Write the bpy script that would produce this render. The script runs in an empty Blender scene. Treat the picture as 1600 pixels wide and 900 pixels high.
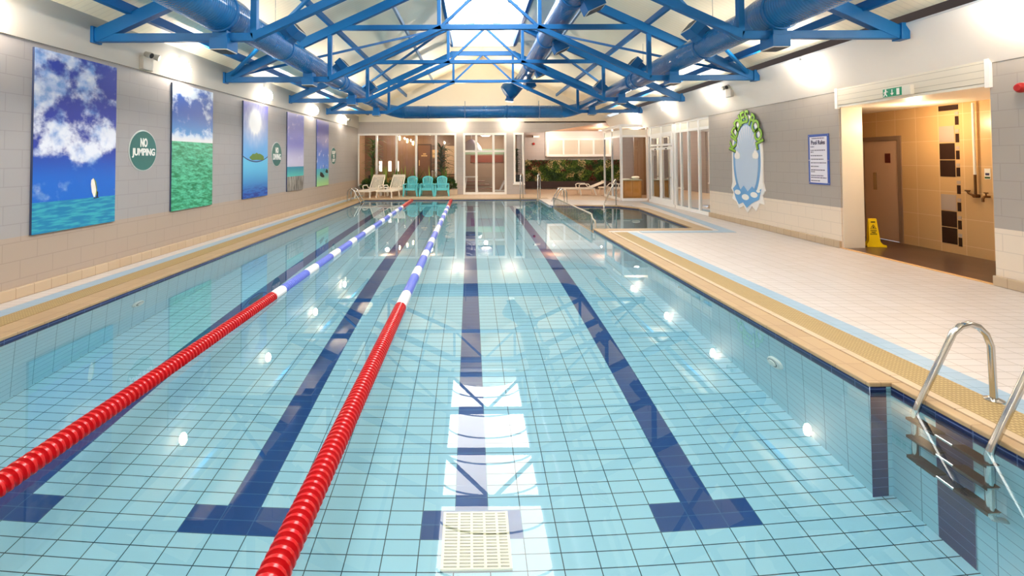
import bpy, math, random
from mathutils import Vector, Matrix
random.seed(7)
C = bpy.context.scene.collection
sc = bpy.context.scene
PI = math.pi
A = 0.0085                      # the pool is laid out a touch off square to the hall
ZW = -0.05                      # water level
ZF = -1.70                      # pool floor

# ------------------------------------------------------------------ materials
def s2l(c):
    return tuple((v/12.92 if v <= .04045 else ((v+.055)/1.055)**2.4) for v in (x/255. for x in c)) + (1.,)
class NT:
    def __init__(s, name):
        s.m = bpy.data.materials.new(name); s.m.use_nodes = True
        s.t = s.m.node_tree; s.n = s.t.nodes; s.l = s.t.links
        s.b = s.n['Principled BSDF']; s.out = s.n['Material Output']
    def node(s, typ, **kw):
        n = s.n.new(typ)
        for k, v in kw.items():
            if k.startswith('_'): setattr(n, k[1:], v)
            else: s.set(n.inputs[k.replace('__', ' ')] , v)
        return n
    def set(s, inp, v):
        if isinstance(v, bpy.types.NodeSocket): s.l.new(v, inp)
        elif isinstance(v, bpy.types.Node): s.l.new(v.outputs[0], inp)
        else: inp.default_value = v
    def math(s, op, a, b=0., c=None):
        n = s.n.new('ShaderNodeMath'); n.operation = op
        s.set(n.inputs[0], a); s.set(n.inputs[1], b)
        if c is not None: s.set(n.inputs[2], c)
        return n.outputs[0]
    def mix(s, f, a, b):
        n = s.n.new('ShaderNodeMix'); n.data_type = 'RGBA'
        s.set(n.inputs[0], f); s.set(n.inputs[6], a); s.set(n.inputs[7], b)
        return n.outputs[2]
    def coord(s, kind='Object'):
        t = s.n.new('ShaderNodeTexCoord'); x = s.n.new('ShaderNodeSeparateXYZ')
        s.l.new(t.outputs[kind], x.inputs[0]); return x.outputs, t.outputs[kind]
    def comb(s, x, y, z=0.):
        n = s.n.new('ShaderNodeCombineXYZ')
        for i, v in enumerate((x, y, z)): s.set(n.inputs[i], v)
        return n.outputs[0]
    def noise(s, vec, scale, detail=3., rough=.5):
        n = s.n.new('ShaderNodeTexNoise'); s.l.new(vec, n.inputs['Vector'])
        n.inputs['Scale'].default_value = scale; n.inputs['Detail'].default_value = detail
        n.inputs['Roughness'].default_value = rough
        return n.outputs[0]
    def step(s, v, a, b):
        n = s.n.new('ShaderNodeMapRange'); n.interpolation_type = 'SMOOTHSTEP'
        s.set(n.inputs[0], v); n.inputs[1].default_value = a; n.inputs[2].default_value = b
        return n.outputs[0]
    def base(s, v): s.set(s.b.inputs['Base Color'], v)
    def bump(s, h, strength=.2, dist=.01):
        n = s.n.new('ShaderNodeBump'); s.set(n.inputs['Height'], h)
        n.inputs['Strength'].default_value = strength; n.inputs['Distance'].default_value = dist
        s.l.new(n.outputs[0], s.b.inputs['Normal'])
def plain(name, rgb, rough=.5, metal=0., spec=.5, coat=0., var=.0):
    k = NT(name); k.b.inputs['Roughness'].default_value = rough; k.b.inputs['Metallic'].default_value = metal
    k.b.inputs['Specular IOR Level'].default_value = spec; k.b.inputs['Coat Weight'].default_value = coat
    col = s2l(rgb)
    _, v = k.coord(); nz = k.noise(v, 6., 3.)
    d = 1. - var
    k.base(k.mix(nz, col, tuple(c*d for c in col[:3])+(1.,)) if var else k.mix(nz, col, tuple(min(1., c*1.02) for c in col[:3])+(1.,)))
    return k.m
def tiled(name, rgb, rgb2, grout, ax, w, h, gap, rough=.3, off=0., x0=0., y0=0., bumps=.15, spec=.5, vary=True, gsm=.1):
    """grid / running-bond tiles; ax = which two object axes span the surface"""
    k = NT(name); xyz, v = k.coord()
    i, j = ['xyz'.index(c) for c in ax]
    vec = k.comb(k.math('SUBTRACT', xyz[i], x0), k.math('SUBTRACT', xyz[j], y0))
    b = k.n.new('ShaderNodeTexBrick'); b.offset = off; b.squash = 1.
    k.l.new(vec, b.inputs['Vector'])
    b.inputs['Color1'].default_value = s2l(rgb); b.inputs['Color2'].default_value = s2l(rgb2); b.inputs['Mortar'].default_value = s2l(grout)
    b.inputs['Scale'].default_value = 1.; b.inputs['Mortar Size'].default_value = gap; b.inputs['Mortar Smooth'].default_value = gsm
    b.inputs['Bias'].default_value = 0.; b.inputs['Brick Width'].default_value = w; b.inputs['Row Height'].default_value = h
    k.base(b.outputs['Color']); k.b.inputs['Roughness'].default_value = rough; k.b.inputs['Specular IOR Level'].default_value = spec
    if bumps: k.bump(k.math('SUBTRACT', 1., b.outputs['Fac']), bumps, .01)
    return k
def emit(name, rgb, st):
    k = NT(name); k.b.inputs['Emission Color'].default_value = s2l(rgb); k.b.inputs['Emission Strength'].default_value = st
    k.base(s2l(rgb)); return k.m
M = {}
M['blue'] = plain('blue_paint', (2, 94, 156), .42, spec=.35, var=.06)
def duct_mat(name, ax):
    k = NT(name); xyz, v = k.coord()
    k.base(k.mix(k.noise(v, 5., 3.), s2l((2, 98, 160)), s2l((2, 90, 150))))
    k.b.inputs['Roughness'].default_value = .22; k.b.inputs['Coat Weight'].default_value = .35
    s = k.math('SINE', k.math('MULTIPLY', xyz['xyz'.index(ax)], 2*PI/.11))
    k.bump(k.math('POWER', k.math('ABSOLUTE', s), 6.), .5, .012); return k.m
M['duct_y'] = duct_mat('spiral_duct_long', 'y'); M['duct_x'] = duct_mat('spiral_duct_cross', 'x')
M['purlin'] = plain('purlin_grey_blue', (110, 135, 160), .5)
M['vent_dark'] = plain('vent_slots', (60, 62, 66), .5)
M['vent_grey'] = plain('vent_grille', (205, 203, 196), .45)
M['white'] = plain('white_upvc', (250, 247, 242), .35)
M['cream'] = plain('cream_panel', (236, 229, 214), .4)
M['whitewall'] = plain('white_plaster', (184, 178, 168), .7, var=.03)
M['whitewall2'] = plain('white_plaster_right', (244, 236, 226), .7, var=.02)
M['gable'] = plain('gable_plaster', (246, 238, 222), .75, var=.04)
M['steel'] = plain('stainless_steel', (205, 203, 198), .16, metal=1.)
M['bar_steel'] = plain('brushed_bars', (176, 164, 146), .35, metal=.4)
M['black'] = plain('black_plastic', (26, 24, 26), .5)
M['darkbrown'] = plain('timber_and_eaves_shade', (66, 44, 34), .6, var=.3)  # door frame timber; also the dark sheet that stands for eaves shade
M['brown_soffit'] = plain('brown_soffit', (196, 150, 116), .6, var=.15)
M['soil'] = plain('planter_brown', (58, 40, 36), .6)
M['resin'] = plain('white_resin', (250, 240, 224), .35)
M['turq'] = plain('turquoise_resin', (104, 208, 216), .35)
M['sign_green'] = plain('sign_teal', (44, 108, 104), .45)
M['sign_rim'] = plain('sign_rim', (198, 204, 200), .45)
M['red'] = plain('alarm_red', (170, 22, 20), .3)
M['yellow'] = plain('caution_yellow', (250, 214, 12), .4)
M['door_tan'] = plain('tan_door', (206, 170, 140), .45)
M['door_frame'] = plain('taupe_frame', (140, 112, 90), .5)
M['grate'] = plain('cream_grate', (212, 208, 172), .5)
M['fitting'] = plain('white_fitting', (226, 240, 236), .35)
M['teal_dark'] = plain('fitting_slot', (70, 120, 120), .5)
def redmat(n, rgb):
    k = NT(n); k.base(s2l(rgb)); k.b.inputs['Roughness'].default_value = .28; k.b.inputs['Coat Weight'].default_value = .2; return k.m
M['fl_red'] = redmat('float_red', (184, 10, 20)); M['fl_white'] = redmat('float_white', (240, 240, 242)); M['fl_blue'] = redmat('float_blue', (104, 122, 214))
M['cable'] = plain('rope_core', (200, 200, 205), .5)
M['leaf_a'] = plain('leaf_green', (104, 142, 56), .5, var=.4); M['leaf_b'] = plain('leaf_dark', (58, 92, 44), .5, var=.4)
M['leaf_c'] = plain('leaf_light', (166, 182, 84), .5, var=.3); M['leaf_d'] = plain('leaf_red', (134, 62, 54), .5, var=.3)
M['leaf_e'] = plain('leaf_pale', (232, 214, 156), .5, var=.2)
M['trunk'] = plain('trunk_brown', (104, 80, 56), .8, var=.3)
M['wood_counter'] = plain('oak_counter', (206, 156, 78), .4, var=.25)
M['curtain'] = plain('pinkish_curtain', (222, 186, 164), .8, var=.1)
M['oak'] = plain('honey_board', (226, 178, 120), .5, var=.1)
M['purple'] = plain('dusk_purple', (104, 84, 112), .6)
M['stucco'] = plain('beige_stucco', (188, 160, 134), .8, var=.1)
M['mural_red'] = plain('mural_red', (170, 84, 56), .7, var=.4)
M['green_pale'] = plain('pale_green_paint', (176, 200, 164), .7)
M['ink'] = plain('dark_ink', (52, 44, 84), .5)
M['blue_print'] = plain('poster_blue', (62, 92, 172), .5)
M['poster'] = plain('poster_white', (232, 230, 240), .5)
M['exit_green'] = plain('exit_green', (0, 146, 104), .4)
M['brass'] = plain('dark_brass', (112, 76, 44), .3, metal=.8)
M['gold'] = plain('gold_letters', (244, 206, 140), .4)
M['glass'] = None
k = NT('clear_glass')
k.n.remove(k.b); tr = k.node('ShaderNodeBsdfTransparent', Color=(.97, .975, .97, 1.)); gl = k.node('ShaderNodeBsdfGlossy', Roughness=.01)
fr = k.node('ShaderNodeFresnel', IOR=1.45); mx = k.n.new('ShaderNodeMixShader'); k.l.new(fr.outputs[0], mx.inputs[0]); k.l.new(tr.outputs[0], mx.inputs[1]); k.l.new(gl.outputs[0], mx.inputs[2])
k.l.new(mx.outputs[0], k.out.inputs[0]); M['glass'] = k.m
k = NT('pool_water'); k.n.remove(k.b)
g = k.node('ShaderNodeBsdfGlass', Color=(.975, .995, 1., 1.), Roughness=0., IOR=1.333); k.l.new(g.outputs[0], k.out.inputs[0])
_, v = k.coord(); bp = k.node('ShaderNodeBump', Strength=.003, Distance=.01); k.l.new(k.noise(v, 3.5, 2.), bp.inputs['Height']); k.l.new(bp.outputs[0], g.inputs['Normal'])
M['water'] = k.m
M['lamp'] = emit('lamp_glow', (255, 238, 214), 80.)
M['sky_panel'] = emit('daylight_panel', (255, 251, 244), 5.6)
M['pendant'] = emit('pendant_glow', (255, 214, 150), 25.)
M['downlight'] = emit('downlight_glow', (255, 214, 140), 40.)
M['led'] = emit('round_light', (255, 244, 230), 12.)
# pool tiles
TW, TH = .24, .1155
FY0 = 3.676
def pooltile(name, ax, y0, c1, c2, gr, x0=.12, w=TW, h=TH, gap=.0035): return tiled(name, c1, c2, gr, ax, w, h, gap, rough=.35, x0=x0, y0=y0, bumps=.05).m
LB, LB2, LG = (152, 204, 219), (147, 200, 216), (16, 60, 76)
NB, NB2, NG = (8, 66, 128), (7, 61, 121), (52, 96, 140)
WB, WB2, WG = (172, 224, 238), (166, 220, 235), (100, 160, 182)
WN, WN2, WNG = (34, 44, 100), (30, 40, 92), (96, 112, 160)
M['pf_blue'] = pooltile('pool_floor_tile', 'xy', FY0, LB, LB2, LG)
M['pf_navy'] = pooltile('pool_floor_navy', 'xy', FY0, NB, NB2, NG)
M['pw_blue'] = pooltile('pool_wall_tile', 'yz', ZF, WB, WB2, WG, x0=0., h=.118)
M['pw_navy'] = pooltile('pool_wall_navy', 'yz', ZF, WN, WN2, WNG, x0=3.0, h=.118)
M['pe_blue'] = pooltile('pool_end_tile', 'xz', ZF, WB, WB2, WG, h=.118)
M['pe_navy'] = pooltile('pool_end_navy', 'xz', ZF, WN, WN2, WNG, x0=2.928, h=.118)
M['coping_y'] = tiled('coping_tan_y', (176, 148, 112), (168, 140, 105), (150, 122, 92), 'xy', .30, .30, .004, rough=.45, off=0.).m
M['grip'] = tiled('grip_yellow', (186, 162, 112), (178, 154, 105), (148, 122, 78), 'xy', .03, .03, .006, rough=.55, bumps=.4).m
M['blue_band'] = tiled('blue_band', (150, 178, 198), (145, 173, 194), (122, 150, 170), 'xy', .24, .12, .003, rough=.4).m
M['deck'] = tiled('deck_tile', (208, 200, 196), (203, 194, 188), (160, 147, 138), 'xy', .24, .118, .0035, rough=.42, bumps=.1).m
M['deck_far'] = tiled('deck_far_tile', (222, 196, 168), (216, 190, 162), (190, 160, 136), 'xy', .24, .118, .0035, rough=.45, bumps=.1).m
M['skirt'] = tiled('skirting_tile', (196, 174, 146), (190, 167, 138), (160, 134, 106), 'yz', .245, .4, .004, rough=.45).m
M['slate'] = tiled('slate_floor', (92, 68, 56), (76, 56, 46), (58, 44, 38), 'xy', .42, .42, .004, rough=.3, bumps=.08).m
M['wall_tile'] = tiled('alcove_tile', (212, 170, 116), (206, 164, 110), (228, 196, 150), 'yz', .44, .445, .004, rough=.3, x0=9.05, y0=.17, bumps=.05).m
M['wall_tile_x'] = tiled('alcove_tile_x', (222, 184, 132), (216, 178, 126), (236, 208, 164), 'xz', .44, .445, .004, rough=.3, y0=.17, bumps=.05).m
def block_wall(name, ax, zcut, top, low):
    k = tiled(name, top, top, tuple(int(c*.93) for c in top), ax, .46, .225, .005, rough=.6, off=.5, bumps=.12)
    k2 = k.n.new('ShaderNodeTexBrick'); src = [n for n in k.n if n.type == 'TEX_BRICK'][0]
    k2.offset = .5; k2.squash = 1.
    for i in ('Scale', 'Mortar Size', 'Mortar Smooth', 'Bias', 'Brick Width', 'Row Height'): k2.inputs[i].default_value = src.inputs[i].default_value
    k.l.new(src.inputs['Vector'].links[0].from_socket, k2.inputs['Vector'])
    k2.inputs['Color1'].default_value = s2l(low); k2.inputs['Color2'].default_value = s2l(low); k2.inputs['Mortar'].default_value = s2l(tuple(int(c*.93) for c in low))
    xyz, v = k.coord()
    k.base(k.mix(k.math('GREATER_THAN', xyz[2], zcut), k2.outputs['Color'], src.outputs['Color'])); return k.m
GREY, BEIGE = (167, 162, 161), (178, 160, 144)
M['wall_l'] = block_wall('painted_block_left', 'yz', .74, GREY, BEIGE)
M['wall_r'] = block_wall('painted_block_right', 'yz', .74, (170, 162, 154), (230, 215, 196))
M['wall_f'] = block_wall('painted_wall_far', 'xz', .02, (190, 182, 178), (190, 182, 178))
def lined(name, rgb, dark, axis, pitch, frac, rough=.45, bump=.25):
    k = NT(name); xyz, v = k.coord()
    f = k.math('FRACT', k.math('DIVIDE', xyz['xyz'.index(axis)], pitch))
    g = k.math('LESS_THAN', f, frac)
    k.base(k.mix(g, s2l(rgb), s2l(dark))); k.b.inputs['Roughness'].default_value = rough
    if bump: k.bump(k.math('SUBTRACT', 1., g), bump, .008)
    return k.m
M['ceil'] = lined('ribbed_roof_sheet', (255, 242, 214), (243, 230, 204), 'y', .11, .12, .5, .12)
M['clad'] = lined('white_cladding', (238, 233, 226), (206, 200, 192), 'z', .2, .04)
M['clad_hd'] = lined('cream_cladding', (226, 216, 198), (178, 166, 148), 'z', .093, .07)
M['panel_wood'] = lined('timber_panels', (136, 104, 78), (104, 76, 56), 'x', .55, .02, .4)
M['garden_wood'] = lined('garden_timber', (112, 86, 68), (80, 60, 46), 'z', .4, .02, .45)
M['wood_floor'] = plain('lobby_floor', (214, 170, 122), .35, var=.15)
M['blind'] = lined('cream_blind', (222, 214, 196), (206, 198, 182), 'x', .09, .08)

# ------------------------------------------------------------------ mesh builder
class MB:
    def __init__(s): s.v, s.f, s.mi, s.m = [], [], [], 0
    def mat(s, i): s.m = i; return s
    def face(s, idx): s.f.append(tuple(idx)); s.mi.append(s.m)
    def poly(s, pts):
        b = len(s.v); s.v += [tuple(p) for p in pts]; s.face(range(b, b+len(pts))); return s
    def box(s, x0, x1, y0, y1, z0, z1):
        b = len(s.v); s.v += [(x, y, z) for z in (z0, z1) for y in (y0, y1) for x in (x0, x1)]
        for q in ((0, 2, 3, 1), (4, 5, 7, 6), (0, 1, 5, 4), (2, 6, 7, 3), (0, 4, 6, 2), (1, 3, 7, 5)): s.face([b+i for i in q])
        return s
    def bar(s, p, q, w, h, up=(0, 0, 1)):
        p, q = Vector(p), Vector(q); d = (q-p).normalized(); u = Vector(up); u = (u - d*u.dot(d))
        u = u.normalized() if u.length > 1e-5 else Vector((1, 0, 0)); r = d.cross(u)
        b = len(s.v)
        for c in (p, q):
            for a, e in ((-1, -1), (1, -1), (1, 1), (-1, 1)): s.v.append(tuple(c + r*(a*w/2) + u*(e*h/2)))
        for f in ((0, 3, 2, 1), (4, 5, 6, 7), (0, 1, 5, 4), (1, 2, 6, 5), (2, 3, 7, 6), (3, 0, 4, 7)): s.face([b+i for i in f])
        return s
    def prism(s, pts, ext):
        """closed polygon (3-D points) pushed along ext"""
        n = len(pts); e = Vector(ext); b = len(s.v)
        s.v += [tuple(p) for p in pts] + [tuple(Vector(p)+e) for p in pts]
        s.face(list(range(b, b+n))[::-1]); s.face(range(b+n, b+2*n))
        for i in range(n): j = (i+1) % n; s.face((b+i, b+j, b+n+j, b+n+i))
        return s
    def tube(s, pts, r, n=12, caps=True):
        pts = [Vector(p) for p in pts]; rs = r if isinstance(r, (list, tuple)) else [r]*len(pts)
        prev = None; rings = []
        for i, p in enumerate(pts):
            d = ((pts[min(i+1, len(pts)-1)] - pts[max(i-1, 0)])).normalized()
            if prev is None:
                u = Vector((0, 0, 1)) if abs(d.z) < .9 else Vector((1, 0, 0)); u = (u - d*u.dot(d)).normalized()
            else: u = (prev - d*prev.dot(d)).normalized()
            prev = u; w = d.cross(u); b = len(s.v)
            s.v += [tuple(p + u*(rs[i]*math.cos(2*PI*k/n)) + w*(rs[i]*math.sin(2*PI*k/n))) for k in range(n)]; rings.append(b)
        for a, b in zip(rings, rings[1:]):
            for k in range(n): j = (k+1) % n; s.face((a+k, a+j, b+j, b+k))
        if caps: s.face([rings[0]+k for k in range(n)][::-1]); s.face([rings[-1]+k for k in range(n)])
        return s
    def lathe(s, prof, o=(0, 0, 0), axis='z', n=20):
        rings = []; o = Vector(o)
        for r, h in prof:
            b = len(s.v)
            for k in range(n):
                a = 2*PI*k/n; x, y = r*math.cos(a), r*math.sin(a)
                p = {'z': (x, y, h), 'x': (h, x, y), 'y': (y, h, x)}[axis]; s.v.append(tuple(o+Vector(p)))
            rings.append(b)
        for a, b in zip(rings, rings[1:]):
            for k in range(n): j = (k+1) % n; s.face((a+k, a+j, b+j, b+k))
        s.face([rings[0]+k for k in range(n)][::-1]); s.face([rings[-1]+k for k in range(n)]); return s
    def ball(s, o, rx, ry, rz, n=12, m=8):
        prof = [(math.sin(PI*i/m), -math.cos(PI*i/m)) for i in range(m+1)]; prof[0] = (.001, -1); prof[-1] = (.001, 1)
        b0 = len(s.v); s.lathe(prof, (0, 0, 0), 'z', n)
        s.v[b0:] = [(o[0]+x*rx, o[1]+y*ry, o[2]+z*rz) for x, y, z in s.v[b0:]]; return s
    def blade(s, base, dirv, length, w, droop, up=.8, seg=4):
        """a leaf: a tapering folded strip that arches over"""
        p = Vector(base); d = Vector((dirv[0], dirv[1], up)).normalized(); side = Vector((-dirv[1], dirv[0], 0)).normalized(); b = len(s.v)
        for i in range(seg+1):
            t = i/seg; ww = w*(1-t)**.6*(0.55+.9*t if t < .5 else 1) + .002
            s.v += [tuple(p - side*ww), tuple(p + Vector((0, 0, -ww*.3))), tuple(p + side*ww)]
            d = (d + Vector((0, 0, -droop/seg))).normalized(); p = p + d*(length/seg)
        for i in range(seg):
            q = b+3*i; s.face((q, q+1, q+4, q+3)); s.face((q+1, q+2, q+5, q+4))
        return s
    def leaf(s, p, d, l, w):
        d = Vector(d).normalized(); p = Vector(p); t = Vector((random.uniform(-1, 1), random.uniform(-1, 1), random.uniform(-1, 1))); sd = d.cross(t).normalized(); b = len(s.v); nn = d.cross(sd)*w*.35
        s.v += [tuple(p), tuple(p + d*l*.5 + sd*w + nn), tuple(p + d*l), tuple(p + d*l*.5 - sd*w + nn), tuple(p + d*l*.5)]
        s.face((b, b+1, b+4)); s.face((b+1, b+2, b+4)); s.face((b+2, b+3, b+4)); s.face((b+3, b, b+4)); return s
    def add(s, verts, faces, mat4):
        b = len(s.v); s.v += [tuple(mat4 @ Vector(v)) for v in verts]
        for f in faces: s.face([b+i for i in f])
        return s
    def build(s, name, mats, parent=None, smooth=False, bevel=0., loc=None, rot=0., seg=2):
        me = bpy.data.meshes.new(name); me.from_pydata(s.v, [], s.f)
        for m in (mats if isinstance(mats, (list, tuple)) else [mats]): me.materials.append(M[m] if isinstance(m, str) else m)
        me.polygons.foreach_set('material_index', s.mi); me.validate(); me.update()
        if smooth: me.shade_smooth(); me.set_sharp_from_angle(angle=math.radians(38))
        o = bpy.data.objects.new(name, me); C.objects.link(o)
        if parent: o.parent = parent
        if loc: o.location = loc
        o.rotation_euler.z = rot
        if bevel:
            b = o.modifiers.new('edge', 'BEVEL'); b.width = bevel; b.segments = seg; b.limit_method = 'ANGLE'
        return o
def tag(o, label, cat, group=None):
    o['label'] = label; o['category'] = cat
    if group: o['group'] = group
    return o
def thing(name, label, cat, loc=(0, 0, 0), rot=0., group=None):
    o = bpy.data.objects.new(name, None); C.objects.link(o); o.location = loc; o.rotation_euler.z = rot; o.empty_display_size = .1
    return tag(o, label, cat, group)
def struct(o, label=None):
    o['kind'] = 'structure'
    if label: o['label'] = label
    return o
def copy_tree(o, parent=None):
    c = o.copy(); C.objects.link(c)
    if parent: c.parent = parent
    for ch in list(o.children): copy_tree(ch, c)
    return c
def relabel(o, label, loc=None, rot=None):
    o['label'] = label
    if loc: o.location = loc
    if rot is not None: o.rotation_euler.z = rot
    return o
def text_geo(s, size=1., bold=.0, ext=.004):
    cu = bpy.data.curves.new('txt', 'FONT'); cu.body = s; cu.size = size; cu.extrude = ext; cu.offset = bold; cu.resolution_u = 3
    cu.align_x = 'CENTER'; cu.align_y = 'CENTER'
    o = bpy.data.objects.new('txt', cu); C.objects.link(o); bpy.context.view_layer.update()
    me = o.to_mesh(); v = [tuple(p.co) for p in me.vertices]; f = [tuple(p.vertices) for p in me.polygons]; o.to_mesh_clear()
    bpy.data.objects.remove(o); bpy.data.curves.remove(cu); return v, f
def fit(v, w, h):
    xs = [p[0] for p in v]; ys = [p[1] for p in v]; sx = w/(max(xs)-min(xs)); sy = h/(max(ys)-min(ys)); cx = (max(xs)+min(xs))/2; cy = (max(ys)+min(ys))/2
    return [((x-cx)*sx, (y-cy)*sy, z) for x, y, z in v]
def face_px(o):   # frame for something on the left wall, read along +Y
    return Matrix.Translation(o) @ Matrix(((0, 0, 1, 0), (1, 0, 0, 0), (0, 1, 0, 0), (0, 0, 0, 1)))
def face_nx(o):   # on the right wall, read along -Y
    return Matrix.Translation(o) @ Matrix(((0, 0, -1, 0), (-1, 0, 0, 0), (0, 1, 0, 0), (0, 0, 0, 1)))
def face_ny(o):   # facing the camera, read along +X
    return Matrix.Translation(o) @ Matrix(((1, 0, 0, 0), (0, 0, -1, 0), (0, 1, 0, 0), (0, 0, 0, 1)))

# ------------------------------------------------------------------ the hall
XL, XR, YF, YB = -5.56, 6.73, 23.25, -3.0
def wall(name, b, mats, **k): return struct(b.build(name, mats, **k))
wall('wall_left', MB().box(XL-.2, XL, YB, YF+.2, -.02, 3.19), 'wall_l')
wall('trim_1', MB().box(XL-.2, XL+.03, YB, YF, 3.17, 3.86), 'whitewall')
wall('baseboard_left', MB().box(XL, XL+.05, YB, YF, 0, .135), 'skirt', bevel=.01)
# right wall: solid stretch, a tiled alcove, a second stretch
wall('wall_right', MB().box(XR, XR+.42, 8.93, 13.9, -.02, 2.92).box(XR, XR+.42, YB, 6.30, -.02, 2.92), 'wall_r')
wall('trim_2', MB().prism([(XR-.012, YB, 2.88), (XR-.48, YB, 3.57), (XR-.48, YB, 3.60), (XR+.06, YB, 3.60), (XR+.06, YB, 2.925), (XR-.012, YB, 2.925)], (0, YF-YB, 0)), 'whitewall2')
wall('baseboard_right', MB().box(XR-.05, XR, 8.93, 13.9, 0, .13).box(XR-.05, XR, YB, 6.30, 0, .13), 'skirt', bevel=.01)
wall('eaves_shade_sheet', MB().box(6.95, 7.05, YB, YF, 3.2, 4.6), 'darkbrown')  # dark sheet whose colour stands for the shade in the eaves gap
wall('wall_back', MB().box(XL-.2, 7.2, YB-.2, YB, -.05, 7.), 'whitewall')
# roof sheets and skylight
CZ = lambda x: 3.75 + .48*(x-XL) if x < .385 else 3.75 + .48*(6.33-x)
S0, S1, SY = -.83, 1.55, 17.95
T = .06
def slab(x0, x1, y0, y1): return [(x0, y0, CZ(x0)), (x1, y0, CZ(x1)), (x1, y0, CZ(x1)+T), (x0, y0, CZ(x0)+T)], (0, y1-y0, 0)
b = MB().prism(*slab(XL-.1, S0, YB, YF)); b.prism(*slab(S1, 6.33, YB, YF)); b.prism(*slab(S0, .385, SY, YF)); b.prism(*slab(.385, S1, SY, YF))
wall('ceiling', b, 'ceil')
cz = CZ(S0)
wall('trim_3', MB().box(S0-.05, S0+.02, YB, SY+.05, cz-.12, cz+.18).box(S1-.02, S1+.05, YB, SY+.05, cz-.12, cz+.18).box(S0, S1, SY-.02, SY+.06, cz-.16, cz+.45), 'whitewall')
arc = [(.36 + 1.19*math.cos(t), .36*math.sin(t) + cz+.16) for t in [PI*i/16 for i in range(17)]]
b = MB()
for (xa, za), (xb, zb) in zip(arc, arc[1:]): b.poly([(xa, YB, za), (xa, SY, za), (xb, SY, zb), (xb, YB, zb)])
wall('window_6', b, 'sky_panel', smooth=True)
for y in [YB+.4+1.23*i for i in range(17)]:
    if y < SY: struct(MB().tube([(x, y, z-.035) for x, z in arc], .022, 6).build('trim_4', 'purlin', smooth=True))
# far wall with its openings, gable above
b = MB()
for x0, x1, z0, z1 in ((XL, 2.40, 2.93, 3.49), (XL, -5.62+.02, 0, 2.93), (-.86, -.53, 0, 2.93), (1.54, 1.88, 0, 2.93), (2.37, 2.40, 0, 2.93), (XL, -.86, 0, .42), (1.88, 2.37, 0, .48)):
    if x1 > x0: b.box(x0, x1, YF, YF+.15, z0, z1)
b.prism([(2.40, YF, 2.96), (3.34, YF, 2.96), (6.45, YF, 3.44), (6.45, YF, 3.49), (2.40, YF, 3.49)], (0, .12, 0))
wall('wall_far', b, 'wall_f')
b = MB(); b.prism([(XL-.1, YF, 3.49), (6.5, YF, 3.49), (6.5, YF, 3.7), (.385, YF, CZ(.385)+.03), (XL-.1, YF, 3.78)], (0, .15, 0))
wall('wall_gable', b, 'gable')

# ------------------------------------------------------------------ deck, pools
UL, UR, VN, VFAR = -4.41, 2.925, .6, 20.45
def pool(o): o.rotation_euler.z = A; return struct(o)
xs = sorted({UL-.06, UR+.25} | {round(l*1.68+d, 3) for l in (-2, -1, 0, 1) for d in (-.36, -.12, .12, .36)})
ys = [VN, FY0-.231, FY0, 19.55, 19.78, VFAR+.02]
b = MB()
for i in range(len(xs)-1):
    for j in range(len(ys)-1):
        cx = (xs[i]+xs[i+1])/2; d = min(abs(cx-l*1.68) for l in (-2, -1, 0, 1))
        navy = (j in (1, 3) and d < .36) or (j == 2 and d < .12)
        b.mat(1 if navy else 0).poly([(xs[i], ys[j], ZF), (xs[i+1], ys[j], ZF), (xs[i+1], ys[j+1], ZF), (xs[i], ys[j+1], ZF)])
pool(b.build('floor_pool', ['pf_blue', 'pf_navy']))
def wallstrip(b, x, xb, y0, y1, navy=None):
    for z0, z1, m in ((ZF, -.175, 0), (-.175, -.02, 1)):
        f = lambda z: x + (xb-x)*(z/ZF)
        b.mat(m).poly([(f(z0), y0, z0), (f(z0), y1, z0), (f(z1), y1, z1), (f(z1), y0, z1)])
    return b
pool(wallstrip(MB(), UL, UL-.05, VN, VFAR).build('wall_pool_left', ['pw_blue', 'pw_navy']))
b = wallstrip(MB(), UR, UR+.03, 3.585, 11.3)
wallstrip(b, UR+.16, UR+.16, VN, 3.30-.06); 
for y0, y1, m in ((3.24, 3.585, 0),):
    wallstrip(b, UR+.16, UR+.16, y0, y1)
b.mat(1).poly([(UR+.156, 3.0, ZF), (UR+.156, 3.24, ZF), (UR+.156, 3.24, -.02), (UR+.156, 3.0, -.02)])
pool(b.build('wall_pool_right', ['pw_blue', 'pw_navy']))
b = MB().mat(1).poly([(UR+.005, 3.585, ZF), (UR+.125, 3.585, ZF), (UR+.125, 3.585, -.02), (UR+.005, 3.585, -.02)]).mat(0).poly([(UR+.125, 3.585, ZF), (UR+.17, 3.585, ZF), (UR+.17, 3.585, -.02), (UR+.125, 3.585, -.02)])
for z0, z1, m in ((ZF, -.175, 0), (-.175, -.02, 1)): b.mat(m).poly([(UL-.05, VFAR, z0), (UR+.3, VFAR, z0), (UR+.3, VFAR, z1), (UL-.05, VFAR, z1)])
for z0, z1, m in ((ZF, -.175, 0), (-.175, -.02, 1)): b.mat(m).poly([(UL-.05, VN, z0), (UR+.3, VN, z0), (UR+.3, VN, z1), (UL-.05, VN, z1)])
pool(b.build('wall_pool_end', ['pe_blue', 'pe_navy']))
# low wall between the two pools, under water
b = wallstrip(MB(), UR, UR+.03, 17.5, VFAR); wallstrip(b, UR, UR+.03, 11.3, 11.55); b.mat(0).poly([(UR+.03, 11.55, ZF), (UR+.03, 17.5, ZF), (UR+.005, 17.5, -.36), (UR+.005, 11.55, -.36)])
pool(b.build('wall_pool_divider', ['pw_blue', 'pw_navy']))
pool(MB().box(UR+.001, UR+.12, 11.55, 17.5, -.40, -.36).build('trim_5', 'coping_y'))
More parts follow.
